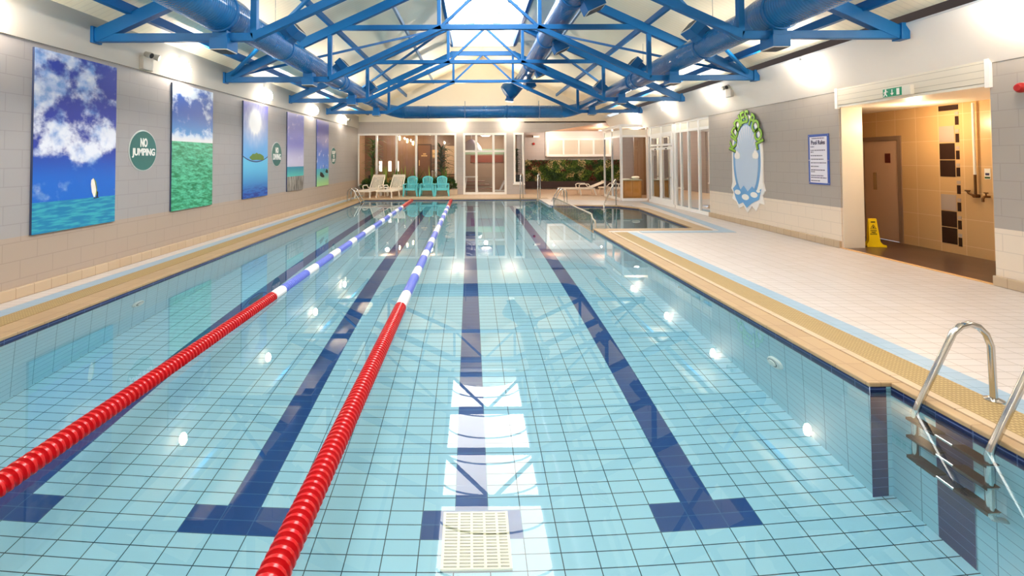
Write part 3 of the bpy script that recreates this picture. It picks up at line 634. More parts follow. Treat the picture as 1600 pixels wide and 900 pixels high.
# ------------------------------------------------------------------ pictures and signs on the left wall
def pic(kind):
    k = NT('print_'+kind); xyz, v = k.coord('Generated'); u, w = xyz[1], xyz[2]
    k.b.inputs['Roughness'].default_value = .35
    def vec(sx, sy, oz=0.): return k.comb(k.math('MULTIPLY', u, sx), k.math('MULTIPLY', w, sy), oz)
    L = lambda *c: s2l(c)
    up = lambda a, bb: k.step(w, a, bb)
    if kind == 'windsurf':
        sky = k.mix(up(.25, .5), L(14, 104, 206), L(22, 52, 160)); n = k.noise(vec(2.2, 4.2, 3.1), 1.5, 8., .58)
        bank = k.math('MULTIPLY', k.step(w, .36, .44), k.math('SUBTRACT', 1., k.math('MULTIPLY', k.step(w, .56, .70), .55)))
        wisp = k.math('MULTIPLY', k.math('SUBTRACT', 1., k.step(u, .2, .55)), k.step(w, .62, .80))
        c = k.step(k.math('ADD', n, k.math('ADD', k.math('MULTIPLY', bank, .17), k.math('MULTIPLY', wisp, .10))), .56, .72)
        col = k.mix(c, sky, k.mix(k.step(k.math('ADD', k.noise(vec(3, 6), 2., 5.), k.math('MULTIPLY', bank, .25)), .45, .8), L(104, 150, 214), L(232, 236, 248)))
        sea = k.mix(k.step(k.noise(vec(3., 40.), 1.6, 4.), .42, .62), L(22, 128, 178), L(60, 172, 190))
        col = k.mix(k.math('GREATER_THAN', w, .168), sea, col)
    elif kind == 'greensea':
        n = k.noise(vec(2.5, 5., 1.7), 1.6, 8., .6)
        c = k.step(k.math('ADD', n, k.math('MULTIPLY', k.step(k.math('ABSOLUTE', k.math('SUBTRACT', w, .76)), .06, .22), .22)), .54, .74)
        col = k.mix(c, k.mix(up(.55, .8), L(70, 150, 214), L(24, 84, 176)), L(214, 228, 244))
        col = k.mix(k.step(w, .60, .555), col, L(232, 232, 238))
        sea = k.mix(k.step(k.noise(k.comb(k.math('ADD', k.math('MULTIPLY', u, 6.), k.math('MULTIPLY', w, 8.)), k.math('MULTIPLY', w, 34.), 2.), 1.3, 9., .7), .36, .66), L(16, 128, 84), L(96, 206, 166))
        col = k.mix(k.math('GREATER_THAN', w, .545), sea, col)
    elif kind == 'island':
        d = k.math('SQRT', k.math('ADD', k.math('POWER', k.math('MULTIPLY', k.math('SUBTRACT', u, .46), .62), 2.), k.math('POWER', k.math('MULTIPLY', k.math('SUBTRACT', w, .80), 1.15), 2.)))
        ang = k.noise(vec(9., 5.), 2., 2.)
        sun = k.math('MINIMUM', 1., k.math('ADD', k.step(d, .20, .08), k.math('MULTIPLY', k.step(d, .40, .05), k.math('MULTIPLY', ang, 1.0))))
        col = k.mix(sun, k.mix(up(.42, 1.), L(86, 170, 232), L(66, 70, 178)), L(244, 248, 255))
        line = k.math('ADD', .378, k.math('MULTIPLY', k.math('POWER', k.math('SUBTRACT', u, .5), 2.), .22))
        wat = k.mix(up(.0, .38), L(40, 100, 190), L(98, 196, 236))
        wat = k.mix(k.math('MULTIPLY', k.step(w, .16, .03), k.step(k.noise(vec(3., 24., 5.), 1.6, 4.), .45, .6)), wat, L(26, 50, 150))
        col = k.mix(k.math('GREATER_THAN', w, line), wat, col)
        col = k.mix(k.math('LESS_THAN', k.math('ABSOLUTE', k.math('SUBTRACT', w, line)), .006), col, L(14, 52, 120))
    elif kind == 'pier':
        n = k.noise(vec(3., 6., 9.), 1.4, 7., .6)
        col = k.mix(up(.36, .66), L(204, 200, 228), L(70, 82, 186)); col = k.mix(k.math('MULTIPLY', k.step(n, .57, .74), .5), col, L(214, 220, 244))
        sea = k.mix(up(.18, .31), L(84, 190, 184), L(34, 140, 172)); col = k.mix(k.math('GREATER_THAN', w, .31), sea, col)
        pr = k.mix(k.step(k.noise(vec(14., 3., 2.), 1.5, 5., .6), .4, .6), L(84, 76, 72), L(176, 166, 156)); col = k.mix(k.math('GREATER_THAN', w, .185), pr, col)
    else:
        n = k.noise(vec(3., 6., 4.), 1.5, 7., .6)
        col = k.mix(up(.26, .85), L(90, 140, 222), L(50, 58, 160)); col = k.mix(k.math('MULTIPLY', k.step(n, .54, .68), k.step(w, .85, .5)), col, L(222, 222, 240))
        sea = k.mix(up(0., .26), L(160, 206, 130), L(58, 176, 196)); col = k.mix(k.math('GREATER_THAN', w, .262), sea, col)
    k.base(col); return k.m
ZT, ZB = 3.10, .735
M['print_edge'] = plain('print_edge', (58, 70, 104), .4)
def picture(y0, y1, kind, label, extra=None):
    t = thing('wall_picture', label, 'picture', (XL, (y0+y1)/2, ZB), 0., 'tall seaside pictures on the block wall')
    hw = (y1-y0)/2; H = ZT-ZB
    MB().box(.001, .03, -hw, hw, 0, H).build('panel', M['print_edge'], t)
    p = MB().box(.03, .034, -hw, hw, 0, H).build('print', pic(kind), t)
    if extra:
        for nm, mt, polys in extra:
            b = MB()
            for q in polys: b.prism([(.034, -hw+2*hw*a, H*c) for a, c in q], (.0015, 0, 0))
            b.build(nm, mt, p)
def blob(cx, cy, rx, ry, n, jit):
    return [(cx+rx*math.cos(2*PI*i/n)*(1+random.uniform(-jit, jit)), cy+ry*max(-.35, math.sin(2*PI*i/n))*(1+random.uniform(-jit, jit))) for i in range(n)]
picture(6.09, 7.49, 'windsurf', 'big picture of a windsurfer under blue sky and white clouds',
        [('sail', 'resin', [[(.70, .17), (.715, .17), (.735, .22), (.725, .255), (.69, .285), (.665, .275), (.66, .25), (.675, .2)]]), ('sail_luff', 'leaf_c', [[(.722, .175), (.735, .18), (.742, .22), (.728, .262), (.69, .29), (.715, .256), (.73, .215)]]), ('surfer', 'black', [[(.735, .165), (.755, .17), (.757, .2), (.742, .205)], [(.70, .160), (.77, .163), (.77, .168), (.70, .166)]])])
picture(8.88, 10.26, 'greensea', 'picture of green rippled sea under white clouds')
picture(11.62, 13.0, 'island', 'picture of a palm islet over a blue waterline under bright sun', [('island_trees', 'leaf_a', [blob(.55, .415, .28, .055, 22, .15)])])
picture(14.36, 15.74, 'pier', 'picture of a grey wooden pier end above turquoise sea')
picture(17.05, 18.44, 'boats', 'picture of two dark boats on green water, farthest of the five',
        [('boat', 'black', [[(.25, .16), (.42, .13), (.6, .125), (.62, .15), (.45, .2), (.28, .215)]]), ('boat', 'black', [[(.7, .21), (.8, .19), (.95, .19), (.92, .235), (.78, .255)], [(.58, .22), (.595, .22), (.6, .32), (.59, .32)]])])
def round_sign(y, lines, label):
    t = thing('round_sign', label, 'sign', (XL, y, 1.83), 0., 'round teal notices on the block wall')
    MB().lathe([(.345, 0), (.345, .008), (.34, .010)], axis='x', n=48).build('rim', 'sign_rim', t, smooth=True)
    MB().lathe([(.325, .008), (.325, .016)], axis='x', n=48).build('disc', 'sign_green', t, smooth=True)
    b = MB()
    for s_, w, h, cz in lines:
        v, f = text_geo(s_, 1., .03, .003); b.add(fit(v, w, h), f, face_px((.019, 0, cz)))
    b.build('lettering', 'white', t)
round_sign(8.15, [('NO', .17, .15, .135), ('JUMPING', .56, .16, -.04)], 'round teal sign reading NO JUMPING')
round_sign(13.65, [('NO', .20, .16, .115), ('DIVING', .52, .17, -.07)], 'round teal sign reading NO DIVING')
round_sign(19.16, [('KEEP', .44, .13, .135), ('TO', .22, .12, -.02), ('LEFT', .36, .12, -.17)], 'round teal sign with three short white lines, past the last picture')

# ------------------------------------------------------------------ right wall: signs, alarm
t = thing('pool_sign', 'cut-out oval sign with green KIDDIES POOL lettering and blue splash', 'sign', (XR, 11.95, 1.60))
def PR(y, z, d): return (-d, -y, z)        # y runs to the reader's right
def ell(rx, rz, cz, n=48, a0=0., a1=2*PI): return [(rx*math.cos(a0+(a1-a0)*i/n), cz+rz*math.sin(a0+(a1-a0)*i/n)) for i in range(n)]
out = []
for i in range(40): a = PI*1.0*(i/39.); out.append((-.70*math.cos(PI-a)*-1 if 0 else .66*math.cos(a), .15+.98*math.sin(a)))
spl = [(-.66, -.55), (-.72, -.72), (-.62, -.82), (-.68, -.98), (-.48, -1.05), (-.36, -1.2), (-.16, -1.12), (0, -1.27), (.2, -1.1), (.38, -1.2), (.52, -1.0), (.68, -1.02), (.62, -.82), (.74, -.70), (.66, -.5)]
board = out + spl
MB().prism([PR(y, z, .002) for y, z in board], (-.03, 0, 0)).build('board', 'white', t)
MB().prism([PR(y, z, .03) for y, z in ell(.60, 1.02, .02)], (-.003, 0, 0)).build('blue_oval', M['blue_print'] if 0 else plain('sign_blue', (116, 168, 216), .4), t)
MB().prism([PR(y, z, .033) for y, z in ell(.50, .88, .0)], (-.003, 0, 0)).build('pale_oval', plain('sign_pale', (196, 214, 234), .4), t)
b = MB()
for i in range(14):
    a = PI*(.04+.92*i/13); a2 = a+.07
    b.prism([PR(y, z, .036) for y, z in ((.50*math.cos(a), .86*math.sin(a)), (.50*math.cos(a2), .86*math.sin(a2)), (.34*math.cos((a+a2)/2), .55*math.sin((a+a2)/2)))], (-.002, 0, 0))
b.build('sun_rays', 'poster', t)
b = MB()
for cx in (-.40, .40):
    for dx, dz, r in ((0, 0, .08), (-.07, -.02, .055), (.07, -.02, .06)): b.prism([PR(cx+dx+y, .14+z, .037+(dx+.07)*.02) for y, z in ell(r, r*1.3, dz, 16)], (-.003, 0, 0))
b.build('clouds', 'white', t)
b = MB()
w1 = [(-.62, -.72), (-.45, -.60), (-.28, -.74), (-.12, -.62), (.05, -.76), (.25, -.62), (.42, -.74), (.62, -.66), (.52, -.92), (.34, -.98), (.2, -1.04), (0, -1.16), (-.16, -1.04), (-.36, -1.1), (-.5, -.95)]
b.prism([PR(y, z, .042) for y, z in w1], (-.003, 0, 0))
b.build('splash', plain('splash_blue', (110, 172, 224), .4), t)
b = MB()
for c in ((-.4, -.80, .14), (-.05, -.90, .16), (.32, -.82, .15), (.5, -.72, .08)): b.prism([PR(c[0]+y, c[1]+z, .045) for y, z in ell(c[2], c[2]*.45, 0, 20)], (-.002, 0, 0))
b.build('foam', 'white', t)
word = 'KIDDIES POOL'; adv = [.55 if c in ' I' else 1. for c in word]; tot = sum(adv)
for nm, mt, bold, d in (('letter_outline', plain('letter_dark', (30, 66, 24), .4), .06, .036), ('letters', plain('letter_green', (140, 200, 36), .4), .02, .042)):
    b = MB(); acc = 0.
    for i, ch in enumerate(word):
        a = math.radians(172 - 164*(acc+adv[i]/2)/tot); acc += adv[i]
        if ch == ' ': continue
        v, f = text_geo(ch, .34, bold*.34, .003)
        xs_ = [p[0] for p in v]; cxx = (max(xs_)+min(xs_))/2
        rot = Matrix.Rotation(a-PI/2, 4, 'Z')
        vv = [tuple(rot @ Vector(((x-cxx)*1.15, y*1.25, z))) for x, y, z in v]
        b.add(vv, f, face_nx((-d, -.60*math.cos(a), .12+.95*math.sin(a))))
    b.build(nm, mt, t)
t = thing('rules_board', 'narrow blue-edged white board headed Pool Rules', 'sign', (XR, 9.47, 1.14))
MB().box(-.012, -.002, -.285, .285, 0, .98).build('board', 'blue_print', t)
MB().box(-.016, -.012, -.235, .235, .03, .93).build('sheet', 'poster', t)
b = MB(); v, f = text_geo('Pool Rules', 1., .02, .002); b.add(fit(v, .38, .085), f, face_nx((-.018, 0, .82))); b.build('heading', 'ink', t)
for z, w in ((.90, .34), (.735, .1), (.665, .40), (.63, .08), (.56, .32), (.49, .35), (.42, .42), (.35, .22), (.28, .38), (.245, .12), (.17, .34), (.13, .42), (.07, .24)):
    x = x0 = -.21 if z < .88 else -.17; b = MB()
    while x < x0+w:
        l = random.uniform(.02, .06); b.box(-.0175, -.016, -min(x+l, x0+w), -x, z-.008, z+.008); x += l+.012
    b.build('text_line', 'ink', t)
for y in (-.265, .265):
    for z in (.03, .47, .95): MB().lathe([(.012, 0), (.01, .006)], (-.012, y, z), 'x', 10).build('screw_cap', 'white', t)
o = thing('fire_alarm', 'red round alarm sounder on the grey wall at the picture edge', 'alarm', (XR, 5.9, 2.50))
MB().lathe([(.07, 0), (.07, -.03), (.06, -.04)], axis='x', n=20).build('base', 'whitewall', o, smooth=True)
MB().lathe([(.062, -.03), (.062, -.07), (.04, -.10), (.01, -.105)], axis='x', n=20).build('dome', 'red', o, smooth=True)

# ------------------------------------------------------------------ tiled alcove on the right
AX = 8.25
wall('wall_alcove', MB().box(AX, AX+.12, 4.5, 9.36, 0, 2.6).box(AX, AX+.12, 9.36, 10.36, 2.06, 2.6).box(AX, AX+.12, 10.36, 11.2, 0, 2.6), 'wall_tile')
wall('wall_alcove_end', MB().box(XR+.42, AX, 11.0, 11.12, 0, 2.6).box(XR+.3, AX, 4.5, 4.62, 0, 2.6), 'wall_tile_x')
wall('wall_jamb', MB().box(XR+.03, XR+.415, 8.915, 8.93, 0, 2.6), 'cream')
wall('ceiling_alcove', MB().box(XR-.03, XR+.43, 6.31, 8.92, 2.58, 2.62).box(XR+.43, AX+.1, 4.5, 11.1, 2.58, 2.66), 'cream')
plate('floor_alcove', [[(6.74, 6.28), (6.74, 8.95), (7.15, 8.95), (7.15, 11.1), (AX+.02, 11.1), (AX+.02, 4.5), (7.15, 4.5), (7.15, 6.28)]], 'slate', z=.006)
wall('trim_17', MB().box(6.70, 6.745, 6.28, 8.95, -.01, .014), 'oak')
wall('trim_18', MB().box(XR-.04, XR+.3, 6.30, 8.93, 2.625, 2.955), 'clad_hd')
wall('trim_19', MB().box(XR-.05, XR-.005, 6.26, 6.32, 2.56, 2.97).box(XR-.05, XR-.005, 8.90, 8.96, 2.56, 2.97), 'white')
b = MB()
dark = [(8.32, 8.59, 1.62, 1.9), (8.32, 8.59, 1.32, 1.605), (8.32, 8.59, .45, .72), (8.32, 8.59, .16, .435), (8.24, 8.59, 2.47, 2.56)]
small = [(8.24, 8.30, z, z+.15) for z in (2.21, 1.91, 1.62, 1.33, 1.03, .735, .43, .14)]
grey = [(8.32, 8.59, 1.92, 2.2), (8.32, 8.59, .735, 1.01)] + [(8.24, 8.30, z, z+.055) for z in (2.38, 2.08, 1.79, 1.495, 1.20, .90, .60, .30)]
for q in dark+small: b.mat(0).box(AX-.006, AX, q[0], q[1], q[2], q[3])
for q in grey: b.mat(1).box(AX-.006, AX, q[0], q[1], q[2], q[3])
wall('trim_20', b, [plain('mosaic_dark', (58, 38, 30), .25, var=.3), plain('mosaic_grey', (178, 158, 142), .35)])
d = struct(MB().box(AX+.02, AX+.065, 9.44, 10.28, .01, 2.0).build('door_1', 'door_tan'))
b = MB().box(AX-.02, AX+.06, 9.36, 9.44, 0, 2.08).box(AX-.02, AX+.06, 10.28, 10.36, 0, 2.08).box(AX-.02, AX+.06, 9.44, 10.28, 2.0, 2.08); b.build('door_frame', 'door_frame', d)
MB().box(AX+.012, AX+.02, 9.98, 10.06, 1.0, 1.35).build('push_plate', 'steel', d)
MB().box(AX+.010, AX+.02, 9.64, 9.76, 1.55, 1.74).build('door_sign', plain('maroon_plate', (92, 32, 30), .4), d)
t = thing('exit_sign', 'green lit escape sign with arrow over the alcove opening', 'exit sign', (XR-.04, 7.62, 2.69))
MB().box(-.06, 0, -.28, .22, -.075, .075).build('housing', 'cream', t, bevel=.006)
MB().box(-.066, -.06, -.13, .21, -.065, .065).build('face_panel', 'exit_green', t)
b = MB()
PE = lambda y, z: (-.066, -y, z)
b.prism([PE(-.155+.015*math.cos(a), .045+.015*math.sin(a)) for a in [2*PI*i/10 for i in range(10)]], (-.003, 0, 0))
for q in ([(-.17, .03), (-.145, .03), (-.15, -.01), (-.175, -.01)], [(-.17, -.01), (-.15, -.01), (-.125, -.05), (-.14, -.055)], [(-.175, -.005), (-.16, -.01), (-.185, -.055), (-.2, -.05)], [(-.145, .028), (-.15, .015), (-.115, .01), (-.115, .02)], [(-.17, .028), (-.195, .005), (-.19, -.005), (-.165, .015)],
          [(-.045, .045), (-.03, .045), (-.03, -.015), (-.045, -.015)], [(-.068, -.012), (-.007, -.012), (-.0375, -.05)], [(.045, .05), (.095, .05), (.095, -.05), (.045, -.05)]):
    b.prism([PE(y, z) for y, z in q], (-.003, 0, 0))
b.build('pictograms', 'white', t)
t = thing('downlight', 'small round recessed light glowing in the alcove ceiling', 'ceiling light', (7.56, 8.31, 2.58))
MB().lathe([(.062, 0), (.062, -.008), (.045, -.010)], n=20).build('bezel', 'steel', t, smooth=True)
MB().lathe([(.044, -.004), (.04, -.011)], n=20).build('bulb', 'downlight', t, smooth=True)
t = thing('shower_pipe', 'pale vertical pipe with dark hose and brass valve on alcove tiles', 'shower', (AX, 7.95, 1.02))
MB().tube([(-.05, 0, 1.53), (-.05, 0, .35)], .02, 10).build('pipe', 'cream', t, smooth=True)
MB().tube([(-.05, 0, .36), (-.05, 0, .02)], .018, 10).build('hose', M['brass'], t, smooth=True)
MB().tube([(0, 0, 0), (-.08, 0, 0)], .03, 12).tube([(-.06, 0, 0), (-.06, .1, .04), (-.06, .12, .08)], .02, 10).tube([(-.06, .08, .08), (-.06, .16, .08)], .012, 8).build('valve', 'brass', t, smooth=True)
t = thing('wall_tap', 'dark brass tap low on the alcove wall beside the shower valve', 'tap', (AX, 7.78, 1.02))
MB().tube([(0, 0, 0), (-.09, 0, 0), (-.11, 0, -.03), (-.11, 0, -.08)], .018, 10).build('spout', 'brass', t, smooth=True)
MB().tube([(-.06, 0, 0), (-.06, 0, .06)], .01, 8).tube([(-.06, -.03, .06), (-.06, .03, .06)], .01, 8).build('handle', 'brass', t, smooth=True)
t = thing('small_notice', 'tiny white and green notice beside the shower pipe', 'sign', (AX, 7.80, 1.30))
MB().box(-.006, 0, -.045, .045, 0, .17).build('card', 'cream', t); MB().box(-.008, -.006, -.04, .04, .01, .04).build('green_strip', 'leaf_b', t); MB().box(-.008, -.006, -.03, .03, .06, .10).build('symbol', 'ink', t)
# wet floor sign: two leaves leaning together
t = thing('wet_floor_sign', 'yellow CAUTION WET FLOOR stand on the slate by the pillar', 'floor sign', (7.40, 9.05, .006), math.radians(-14))
pf = [(-.12, 0), (.19, 0), (.19, .035), (.13, .05), (.095, .10), (.055, .52), (-.075, .52), (-.085, .10), (-.12, .05)]
MB().prism([(x, -.06+z*.09, z) for x, z in pf], (0, .012, 0)).build('front_leaf', 'yellow', t, bevel=.003)
MB().prism([(x, .06-z*.09, z) for x, z in pf], (0, -.012, 0)).build('rear_leaf', 'yellow', t, bevel=.003)
b = MB(); tl = math.atan(.09)
def onleaf(z): return Matrix.Translation((-.005, -.06+z*.09-.002, z)) @ Matrix.Rotation(PI/2-tl, 4, 'X')
for s_, w, h, z in (('CAUTION', .10, .02, .30), ('WET', .07, .025, .265), ('FLOOR', .11, .022, .235)):
    v, f = text_geo(s_, 1., .02, .0015); b.add(fit(v, w, h), f, onleaf(z))
for q in ([(-.05, -.035), (.05, -.035), (.042, -.03), (-.042, -.03)], [(-.05, -.035), (-.042, -.033), (.003, .04), (-.003, .045)], [(.05, -.035), (.042, -.033), (-.003, .04), (.003, .045)], [(-.012, -.02), (.016, -.02), (.004, .012), (-.006, .015)]):
    b.add([(x, y, .001) for x, y in q], [tuple(range(len(q)))], onleaf(.365))
b.add([(-.035, -.01, .001), (.035, -.008, .001), (.035, .012, .001), (-.035, .010, .001)], [(0, 1, 2, 3)], onleaf(.455))
b.build('black_print', 'black', t)

# ------------------------------------------------------------------ far glazed wall
def glazed(name, x0, x1, z0, z1, posts, transoms, y=YF, fw=.09, sill=False):
    w_ = struct(MB().box(x0, x0+fw, y-.03, y+.09, z0, z1).box(x1-fw, x1, y-.03, y+.09, z0, z1).box(x0+fw, x1-fw, y-.03, y+.09, z1-fw, z1).box(x0+fw, x1-fw, y-.03, y+.09, z0, z0+fw).build(name, 'white', bevel=.006))
    for p in posts: MB().box(p-fw*.55, p+fw*.55, y-.03, y+.09, z0+fw, z1-fw).build('mullion', 'white', w_, bevel=.006)
    for z, xa, xb in transoms: MB().box(xa, xb, y-.025, y+.085, z-.05, z+.05).build('transom', 'white', w_, bevel=.006)
    e = [x0+fw] + [p for p in posts] + [x1-fw]
    for a, c in zip(e, e[1:]): MB().box(a+.01, c-.01, y+.025, y+.035, z0+fw, z1-fw).build('pane', 'glass', w_)
    if sill: MB().box(x0-.04, x1+.04, y-.07, y+.02, z0-.05, z0+.01).build('sill', 'white', w_, bevel=.006)
    return w_
glazed('window_1', -5.60, -.86, .42, 2.93, [-4.67, -3.72, -2.78, -1.83], [])
glazed('door_2', -.53, 1.54, .0, 2.93, [.10, .92], [(2.06, -.46, 1.47)], fw=.10)
glazed('window_2', 1.88, 2.38, .50, 2.93, [], [], sill=True)
# rooms behind the glass
plate('floor_lobby', [[(-5.9, YF+.15), (2.36, YF+.15), (2.36, 27.2), (-5.9, 27.2)]], 'wood_floor', z=.0)
wall('wall_lobby_back', MB().box(-5.9, -.72, 26.2, 26.3, 0, 3.3), 'panel_wood')
wall('wall_lobby_side', MB().box(-6.0, -5.9, YF+.2, 27, 0, 3.3).box(-.75, -.66, YF+.16, 27, 0, 3.3), 'stucco')
wall('ceiling_lobby', MB().box(-6, -.66, YF+.15, 27, 3.0, 3.1), 'stucco')
wall('ceiling_hall', MB().box(-.66, 2.4, YF+.15, 27.3, 2.98, 3.06), 'purple')
wall('wall_hall_back', MB().box(-.66, 2.4, 27.0, 27.1, 0, 3.0), 'stucco')
wall('wall_hall_side', MB().box(2.36, 2.44, YF+.15, 27.3, 0, 3.36), 'wall_f')
for i, (x, z) in enumerate(((-3.9, 2.80), (-3.5, 2.67), (-3.2, 2.54))):
    t = thing('pendant_light', ('slim glowing pendant behind glass, first and highest of three', 'slim glowing pendant behind glass, middle of three', 'slim glowing pendant behind glass, nearest the brown door')[i], 'pendant lamp', (x, 25.4, z), 0., 'pendants in the lobby')
    MB().tube([(0, 0, .1), (0, 0, 3.0-z)], .006, 6).build('cord', 'black', t); MB().lathe([(.035, -.1), (.04, -.08), (.04, .08), (.03, .1)], n=14).build('shade', 'pendant', t, smooth=True)
d = struct(MB().box(-3.02, -2.36, 26.15, 26.2, 0, 2.45).build('door_3', plain('rust_door', (118, 78, 50), .4), bevel=.004))
MB().box(-3.08, -3.02, 26.13, 26.2, 0, 2.51).box(-2.36, -2.30, 26.13, 26.2, 0, 2.51).box(-3.02, -2.36, 26.13, 26.2, 2.45, 2.51).build('door_frame', 'darkbrown', d)
MB().box(-2.98, -2.94, 26.12, 26.15, 1.35, 1.65).build('push_plate', 'gold', d)
b = MB()
for z, w in ((1.98, .14), (1.88, .34)):
    x = -2.68-w/2
    while x < -2.68+w/2-.02: b.box(x, x+.04, 26.135, 26.15, z-.03, z+.03); x += .055
b.build('door_letters', 'gold', d)
o = MB().box(-2.26, -1.95, 26.15, 26.2, 1.75, 2.2).mat(1).box(-2.23, -1.98, 26.145, 26.15, 1.78, 2.17).build('notice_board', ['oak', 'gold']); tag(o, 'pale notice board on timber wall beside the brown lobby door', 'notice board')
for i, x in enumerate((-5.05, -4.55, -4.15)):
    o = MB().box(x-.08, x+.08, 26.16, 26.2, 1.05, 1.6).build('wall_light', emit('sconce_glow_%d' % i, (255, 250, 240), 1.1), bevel=.01); tag(o, ('white wall light behind the palm pot leaves', 'white wall light behind the first mullion', 'white wall light in the second window bay')[i], 'wall light', 'sconces in the lobby')
o = MB().box(-5.3, -3.3, 25.5, 25.9, 0, .72).build('reception_desk', 'oak', bevel=.01); tag(o, 'low honey wood desk behind the long window', 'desk')
o = MB().box(-1.55, -.8, 25.9, 26.0, .9, 2.4).build('glass_case', plain('case_pale', (232, 206, 170), .4), bevel=.01); tag(o, 'tall pale curtained case in the last window bay', 'cabinet')  # one even pale colour over the whole case
t = thing('side_bench', 'honey coloured wooden bench in the last window bay', 'bench', (-1.25, 24.6, 0))
MB().box(-.35, .35, -.2, .2, .82, .88).build('seat', 'oak', t)
for x in (-.3, .3): MB().bar((x*1.1, 0, 0), (x*.8, 0, .84), .05, .05, (0, 1, 0)).build('leg', 'oak', t)
t = thing('exercise_bike', 'black and white exercise machine behind the last window bay', 'exercise machine', (-2.1, 24.7, 0))
MB().box(-.12, .12, -.35, .35, 0, .12).build('base', 'black', t, bevel=.02); MB().tube([(0, 0, .1), (0, -.1, .9), (0, -.2, 1.1)], .06, 10).build('body', 'white', t, smooth=True); MB().tube([(-.2, -.2, 1.08), (0, -.26, 1.14), (.2, -.2, 1.08)], .02, 8).build('handlebar', 'black', t, smooth=True)
# hall behind the glass door: round light, painted wall, steps, loungers, reflection dome
t = thing('ceiling_disc_light', 'round light glowing on dusky ceiling behind the glass doors', 'ceiling light', (.62, 26.0, 2.98))
MB().lathe([(.30, 0), (.30, -.03), (.26, -.05)], n=24).build('bezel', 'white', t, smooth=True); MB().lathe([(.25, -.03), (.2, -.06), (.05, -.07)], n=24).build('diffuser', 'led', t, smooth=True)
o = MB().box(-.6, 2.3, 26.96, 26.995, 1.95, 2.25).mat(1).box(-.2, 1.6, 26.95, 26.995, 1.5, 1.9).build('painted_frieze', ['green_pale', 'mural_red']); tag(o, 'green and rust painted frieze on the wall behind the glass doors', 'mural')
t = thing('stair_flight', 'low beige steps seen through the glass doors', 'steps', (.1, 25.2, 0))
for i in range(3): MB().box(-.6, .95-.25*i, .3*i, 1.6, .0 if i == 0 else .17*i, .17*(i+1)).mat(1).box(-.6, .96-.25*i, .3*i-.01, .3*i, .17*(i+1)-.03, .17*(i+1)).build('step', ['stucco', 'mural_red'], t)
t = thing('reflection_dome', 'white dome in place of curved reflections, behind the left glass door pane', 'reflection stand-in', (-.15, 25.6, 2.15))  # dome modelled in place of curved white reflections in the pane
MB().lathe([(.55, 0), (.5, .18), (.36, .38), (.18, .52), (.03, .58)], n=28).build('dome', 'white', t, smooth=True); MB().lathe([(.56, -.05), (.56, 0)], n=28).build('rim', 'black', t, smooth=True); MB().tube([(0, 0, .5), (0, 0, .83)], .015, 8).build('stem', 'white', t)
t = thing('white_shelf', 'white sloping bench behind the left pane of the glass doors', 'bench', (-.15, 24.2, 0))
MB().box(-.32, .32, -.2, .2, .78, .83).build('seat', 'white', t)
for s in (-1, 1): MB().bar((s*.34, 0, 0), (s*.22, 0, .8), .04, .04, (0, 1, 0)).build('leg', 'white', t)
t = thing('folded_lounger', 'white lounger low behind the right pane of the glass doors', 'sun lounger', (1.25, 24.2, 0))
MB().bar((-.3, 0, .12), (.3, 0, .12), .6, .05).build('seat', 'white', t); MB().bar((.02, 0, .14), (.26, 0, .62), .6, .05).build('backrest', 'white', t)
for x in (-.27, .27): MB().box(x-.03, x+.03, -.28, .28, 0, .1).build('leg', 'white', t)

# ------------------------------------------------------------------ recess with living wall and cladding
wall('wall_recess', MB().box(2.4, 10, 27.2, 27.3, 0, 3.6), 'wall_f')
wall('ceiling_recess', MB().prism([(2.4, YF, 3.42), (9.5, YF, 3.42), (9.5, 27.3, 3.22), (2.4, 27.3, 3.22)], (0, 0, .05)), 'brown_soffit')
wall('trim_21', MB().box(3.98, 8.2, 27.08, 27.2, 1.82, 3.25), 'clad')
w_ = struct(MB().box(4.02, 7.55, 27.0, 27.08, 1.80, 1.93).box(4.02, 7.55, 27.0, 27.08, 2.72, 2.82).box(4.02, 4.15, 27.0, 27.08, 1.93, 2.72).box(7.42, 7.55, 27.0, 27.08, 1.93, 2.72).build('window_3', 'white', bevel=.008))
for x in (4.98, 5.82, 6.65): MB().box(x-.05, x+.05, 27.0, 27.08, 1.93, 2.72).build('mullion', 'white', w_)
for a, c in ((4.15, 4.93), (5.03, 5.77), (5.87, 6.6), (6.7, 7.42)): MB().box(a, c, 27.04, 27.07, 1.93, 2.72).build('blind', 'blind', w_)
t = thing('living_wall', 'wide green planted wall panel with red and yellow tufts', 'planted wall', (5.2, 27.19, 0))
MB().box(-2.36, 2.3, -.06, 0, .42, 1.62).build('backing', 'leaf_b', t)
MB().box(-2.38, 2.3, -.22, 0, .08, .44).build('trough', 'soil', t, bevel=.01)
b = MB(); cl = []
for i in range(70): cl.append((random.uniform(-2.3, 2.25), random.uniform(.5, 1.55), random.choice((0, 0, 0, 1, 1, 2, 3, 3, 4))))
for i in range(5200):
    x, z = random.uniform(-2.34, 2.28), random.uniform(.43, 1.60)
    c = min(cl, key=lambda q: (q[0]-x)**2+(q[1]-z)**2); m = c[2] if random.random() < .75 else random.choice((0, 1))
    b.mat(m).leaf((x, -.05-random.uniform(0, .07), z), (random.uniform(-1, 1), -random.uniform(.2, 1.), random.uniform(-.7, 1)), random.uniform(.07, .14), random.uniform(.015, .032))
b.build('foliage', ['leaf_a', 'leaf_b', 'leaf_c', 'leaf_d', 'leaf_e'], t)
t = thing('security_camera', 'small white camera on a bracket above the planted wall end', 'security camera', (3.55, 27.2, 2.95))
MB().box(-.12, .12, -.06, 0, -.06, .06).build('base', 'cream', t); MB().tube([(0, -.05, 0), (-.05, -.2, 0)], .02, 8).build('arm', 'cream', t); MB().tube([(.02, -.16, -.02), (-.3, -.34, -.02)], .065, 14).build('body', 'white', t, smooth=True)
